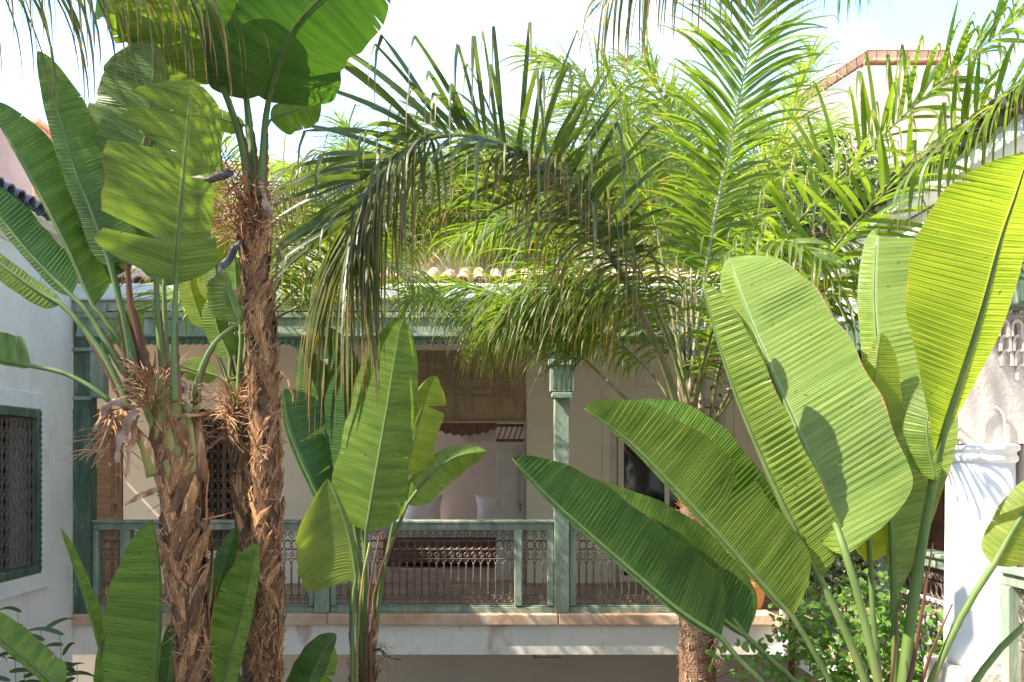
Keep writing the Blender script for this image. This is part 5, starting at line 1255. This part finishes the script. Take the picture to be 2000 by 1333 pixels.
frond(Gp, [(1375, 860, 7.3), (1440, 760, 6.9), (1520, 640, 6.5), (1620, 560, 6.2), (1730, 520, 6.0), (1850, 540, 5.9)], 60, 0.7, 0.014, m='palmG', r0=0.014, lift=-0.1, spread=0.6, g=0.9, kink=0.55, kd=4, start=0.3, seed=102)
frond(Gp, [(1345, 840, 7.4), (1290, 700, 7.4), (1220, 600, 7.5), (1130, 560, 7.6), (1030, 590, 7.7), (950, 660, 7.8)], 120, 1.0, 0.0085, m='palmG', r0=0.014, lift=-0.1, spread=0.8, g=0.75, kink=0.6, kd=1.5, start=0.38, seed=103, kchance=0.35)
frond(Gp, [(1345, 820, 7.1), (1300, 640, 6.9), (1220, 500, 6.8), (1120, 430, 6.7), (1000, 420, 6.6), (900, 470, 6.6)], 70, 1.0, 0.0095, m='palmG', r0=0.015, lift=0.0, spread=0.9, g=0.7, kink=0.6, kd=2, start=0.5, seed=104, yo=1.4)
frond(Gp, [(1345, 800, 7.0), (1310, 600, 6.8), (1270, 400, 6.6), (1210, 250, 6.5), (1130, 150, 6.4), (1040, 110, 6.4)], 110, 0.85, 0.012, m='palmY', r0=0.015, lift=0.1, spread=0.8, g=0.5, kink=0.6, kd=2, start=0.4, seed=105, yo=1.7)
frond(Gp, [(1352, 800, 7.5), (1360, 600, 7.6), (1350, 400, 7.8), (1320, 250, 7.9), (1260, 120, 8.0)], 110, 0.85, 0.012, m='palmY', r0=0.015, lift=0.1, spread=0.8, g=0.5, kink=0.6, kd=2, start=0.4, seed=106)
frond(Gp, [(1352, 800, 7.5), (1400, 600, 7.6), (1460, 430, 7.8), (1530, 260, 7.9), (1590, 100, 8.0)], 110, 0.85, 0.012, m='palmY', r0=0.015, lift=0.1, spread=0.8, g=0.5, kink=0.6, kd=2, start=0.4, seed=107)
frond(Gp, [(1352, 800, 7.2), (1400, 620, 6.4), (1455, 510, 5.7), (1535, 470, 5.2), (1610, 510, 4.9)], 60, 0.60, 0.013, m='palmG', r0=0.013, lift=0.0, spread=0.6, g=0.7, kink=0.5, kd=7, start=0.3, seed=108)
frond(Gp, [(1348, 820, 7.3), (1300, 660, 6.9), (1235, 560, 6.6), (1150, 520, 6.4), (1050, 540, 6.3), (980, 600, 6.3)], 80, 1.0, 0.0085, m='palmG', r0=0.012, lift=-0.1, spread=0.8, g=0.75, kink=0.5, kd=3, start=0.38, seed=109, yo=1.6, kchance=0.35)
frond(Gp, [(1350, 830, 7.6), (1330, 700, 7.9), (1290, 620, 8.1), (1220, 590, 8.3), (1140, 620, 8.4)], 110, 1.0, 0.0085, m='palmG', r0=0.012, lift=-0.1, spread=0.9, g=0.75, kink=0.5, kd=3, start=0.38, seed=110, kchance=0.35)
frond(Gp, [(1350, 800, 7.0), (1290, 620, 6.5), (1200, 440, 6.0), (1100, 330, 5.7), (990, 290, 5.5)], 80, 0.95, 0.010, m='palmT', r0=0.012, lift=-0.3, spread=0.6, g=1.5, kink=0.4, kd=3, start=0.35, seed=111, yo=0.5)
frond(Gp, [(1346, 850, 7.3), (1280, 740, 7.2), (1200, 665, 7.1), (1110, 620, 7.0), (1010, 600, 6.9), (910, 620, 6.9)], 100, 0.62, 0.008, m='palmY', r0=0.013, lift=-0.3, spread=0.5, g=1.0, kink=0.5, kd=2, start=0.3, seed=112, yo=1.2, kchance=0.4)
frond(Lp, [(508, 640, 8.3), (560, 470, 7.4), (620, 350, 6.8), (640, 300, 6.4), (620, 300, 6.1)], 70, 1.0, 0.008, m='palmT', r0=0.012, lift=-0.3, spread=0.5, g=1.6, kink=0.4, kd=2.0, seed=83)
high_palm((-3.3, 3.5, G), (-3.3, 3.5, 4.6), [([(-120, -150, 3.7), (60, -90, 3.8), (200, -70, 3.9), (330, -45, 4.0), (440, 0, 4.1)], 62, 0.72, 0.0070, 'palmT'), ([(-100, -230, 4.2), (150, -120, 4.4), (380, -60, 4.6), (520, 0, 4.8)], 50, 0.66, 0.0065, 'palmT')],
          'tall palm just outside the left edge, thin dry-tipped straps hanging into the top left corner', 21)
high_palm((2.85, 4.3, G), (2.85, 4.3, 5.2), [([(1900, -300, 4.4), (1650, -240, 4.6), (1450, -160, 4.8), (1290, -80, 5.0), (1170, 10, 5.2)], 80, 0.70, 0.0075, 'palmT'), ([(2000, -300, 4.6), (1880, -240, 5.2), (1750, -150, 5.6), (1640, -60, 5.9)], 60, 0.6, 0.0075, 'palmG'), ([(2120, 20, 4.35), (2040, 120, 4.45), (1950, 200, 4.6), (1860, 270, 4.75), (1770, 345, 4.9)], 46, 0.50, 0.0125, 'palmG')],
          'tall palm just outside the right edge, straps hanging down from the top above the pavilion', 22)

# ================================================================ SHRUBS AND CLIMBERS
def cloud(plant, blobs, n, size, m, seed=1, shape='round', name='foliage'):
    """many leaf-sized faces through the volume of the blobs ((centre, radii), ...)"""
    rd = random.Random(seed); b = MB()
    tot = sum(r[0] * r[1] * r[2] for c, r in blobs)
    for c, r in blobs:
        for k in range(int(n * r[0] * r[1] * r[2] / tot)):
            d = V((rd.gauss(0, 1), rd.gauss(0, 1), rd.gauss(0, 1))).normalized() * rd.uniform(0.35, 1.0) ** 0.5
            if noise.noise(V((d.x * 2.2 + c[0] * 3, d.y * 2.2, d.z * 2.2 + c[2] * 3))) < -0.12: continue
            p = V((c[0] + d.x * r[0], c[1] + d.y * r[1], c[2] + d.z * r[2]))
            nrm = (V((rd.uniform(-1, 1), rd.uniform(-1, 0.5), rd.uniform(0.0, 1.4)))).normalized()
            a = nrm.orthogonal().normalized(); a = Matrix.Rotation(rd.uniform(0, 6.28), 3, nrm) @ a; e = nrm.cross(a)
            s = size * rd.uniform(0.6, 1.25)
            if shape == 'round':
                ol = [(math.cos(q) * (1 + 0.12 * math.cos(2 * q)), math.sin(q) * 0.85) for q in (2 * PI * k2 / 7 for k2 in range(7))]
            elif shape == 'lance':
                ol = [(-1.3, 0), (-0.5, 0.24), (0.4, 0.22), (1.5, 0), (0.4, -0.22), (-0.5, -0.24)]
            else:
                ol = [(-0.8, 0), (0, 0.5), (0.8, 0), (0, -0.5)]
            i0 = len(b.v)
            for x, y in ol:
                q = p + a * x * s + e * y * s + nrm * (0.22 * s * (y * y - x * x * 0.4)); b.v.append(tuple(q)); b.uv.append((0.5, 0.3))
            b.f.append(tuple(range(i0, i0 + len(ol))))
    return stuff(b.build(name, MT[m], plant))
def stems(plant, lines, r, m='stalkB'):
    for l_ in lines: MB().tube(spline(l_, 12), [r * (1 - 0.06 * k) for k in range(12)], 6).build('stem', MT[m], plant, smooth=True)
YS = 6.1
S1 = thing('bougainvillea_bush', V((XX(1600, YS), YS, G)), 'bright round-leaved bush with a few pink flowers at the foot of the big right leaves', 'bush')
def bl(px, py, Y, rx, ry, rz): return ((P(px, py, Y).x, Y, P(px, py, Y).z), (rx, ry, rz))
cloud(S1, [bl(1600, 1300, YS, 0.42, 0.4, 0.36), bl(1690, 1250, YS, 0.45, 0.4, 0.36), bl(1560, 1190, YS, 0.20, 0.25, 0.20), bl(1440, 1290, YS, 0.22, 0.25, 0.12), bl(1780, 1260, YS, 0.30, 0.3, 0.30), bl(1640, 1420, YS, 0.6, 0.4, 0.35), bl(1700, 1150, YS, 0.22, 0.2, 0.18)], 4200, 0.024, 'bushL', 3)
stems(S1, [[(XX(1600, YS), YS, G), P(1620, 1500, YS), P(1600, 1250, YS)], [(XX(1600, YS), YS, G), P(1660, 1480, YS), P(1720, 1200, YS)], [(XX(1600, YS), YS, G), P(1560, 1480, YS), P(1420, 1290, YS - .1), P(1370, 1330, YS - .1)]], 0.016)
for k, (px, py) in enumerate(((1508, 1236), (1533, 1272), (1690, 1195), (1512, 1228))): cloud(S1, [bl(px, py, YS - .42, 0.02, 0.02, 0.025)], 12, 0.012, 'petal', 60 + k, 'diamond', name='flower')
YM = 8.9
S2 = thing('bougainvillea_climber', V((XX(1530, YM), YM, G)), 'dark climbing shrub with small red flowers in the far right corner under the roof', 'climber')
cloud(S2, [bl(1560, 400, YM, 0.65, 0.3, 0.50), bl(1640, 330, YM, 0.45, 0.3, 0.35), bl(1600, 520, YM, 0.55, 0.3, 0.5), bl(1560, 660, YM, 0.45, 0.3, 0.4), bl(1690, 640, YM - 1.2, 0.25, 0.35, 0.45)], 5200, 0.030, 'bushD', 5)
stems(S2, [[(XX(1530, YM), YM, G), P(1545, 1100, YM), P(1520, 800, YM), P(1560, 420, YM)], [(XX(1530, YM), YM, G), P(1560, 1000, YM), P(1600, 700, YM), P(1650, 330, YM)]], 0.03)
for k, (px, py) in enumerate(((1500, 305), (1600, 328), (1497, 397), (1516, 393), (1320, 440), (1590, 425), (1400, 700))): cloud(S2, [bl(px, py, YM - .45, 0.03, 0.02, 0.03)], 14, 0.016, 'petal_red', 80 + k, 'diamond', name='flower')
S5 = thing('climber_vine', V((XX(1560, 8.6), 8.6, G)), 'sparse dark vine with tiny leaves hanging at the right gallery edge', 'vine')
cloud(S5, [bl(1410, 745, 8.4, 0.10, 0.1, 0.16), bl(1640, 1120, 7.4, 0.28, 0.2, 0.22), bl(1620, 1060, 7.6, 0.15, 0.2, 0.15)], 420, 0.028, 'bushD', 9)
stems(S5, [[(XX(1560, 8.6), 8.6, G), P(1600, 1100, 7.9), P(1560, 900, 8.5), P(1410, 740, 8.4)]], 0.012)
# potted plants on the far gallery edge
YQ = 9.85
def pot(x, y, z, r, h, label, blobs, n, size, m, seed, shape='round'):
    t = thing('potted_plant', (x, y, z), label, 'potted plant')
    MB().lathe((x, y, z), [(r * 0.62, 0), (r * 0.80, h * 0.4), (r * 0.95, h * 0.85), (r * 1.08, h * 0.86), (r * 1.08, h), (r * 0.92, h), (r * 0.9, h * 0.9)], 24).build('pot', MT['pot'], t, smooth=False)
    MB().lathe((x, y, z + h * 0.86), [(r * 0.88, 0), (r * 0.88, 0.01)], 16).build('soil', MT['soil'], t)
    cloud(t, blobs, n, size, m, seed, shape)
    stems(t, [[(x, y, z + h * 0.9), (x + 0.02, y, z + h + 0.12), (x - 0.04, y, z + h + 0.3)], [(x, y, z + h * 0.9), (x - 0.05, y, z + h + 0.1), (x + 0.08, y - 0.03, z + h + 0.25)]], 0.008)
pot(XX(1462, YQ), YQ, -0.003, 0.20, 0.32, 'wide orange clay pot with silvery round-leaved plant on the gallery edge', [bl(1455, 1060, YQ, 0.24, 0.2, 0.22), bl(1420, 1010, YQ, 0.22, 0.2, 0.16)], 900, 0.030, 'bushS', 31)
pot(XX(1372, YQ), YQ + .1, -0.003, 0.16, 0.30, 'clay pot with fine yellow-green shrub just right of the short balustrade', [bl(1360, 1030, YQ, 0.28, 0.2, 0.18), bl(1400, 1120, YQ, 0.2, 0.2, 0.2)], 1300, 0.018, 'bushY', 32, 'diamond')
pot(XX(1540, YQ), YQ + .1, -0.003, 0.15, 0.28, 'clay pot with dark glossy leaves in the far right corner of the gallery', [bl(1520, 1000, YQ, 0.22, 0.2, 0.28), bl(1510, 1080, YQ, 0.15, 0.2, 0.2)], 420, 0.035, 'bushD', 33)
# bamboo at the bottom left
YZ = 4.4
BA = thing('bamboo_plant', V((XX(90, YZ), YZ, G)), 'thin dark bamboo shoots with lance leaves in the bottom left corner', 'bamboo')
rb = random.Random(12)
for k, (x0, y1) in enumerate(((40, 1195), (75, 1230), (110, 1240), (140, 1300), (20, 1260), (95, 1300))):
    xt = x0 + rb.uniform(-25, 15)
    C = spline([V((XX(x0 + 20, YZ), YZ, G))] + pts3([(x0 + 12, 1400), (x0, 1300), (xt, y1)], YZ), 16)
    st_ = MB().tube(C, [0.006 * (1 - 0.05 * q) for q in range(16)], 6).build('stem', MT['stalk'], BA, smooth=True)
    for q in range(9):
        c = P(x0 + 8 + (xt - x0) * q / 8, 1400 + (y1 - 1400) * q / 8, YZ); a = rb.uniform(0, 2 * PI)
        d = V((math.cos(a), math.sin(a) * 0.6, rb.uniform(-0.1, 0.5)))
        b = MB(); leaflet(b, c, d, rb.uniform(0.11, 0.19), 0.011, V((0, 0, 1)), 0.5, 2, 0, rb, n=6)
        b.build('leaf', MT['bushD'], BA, smooth=True)
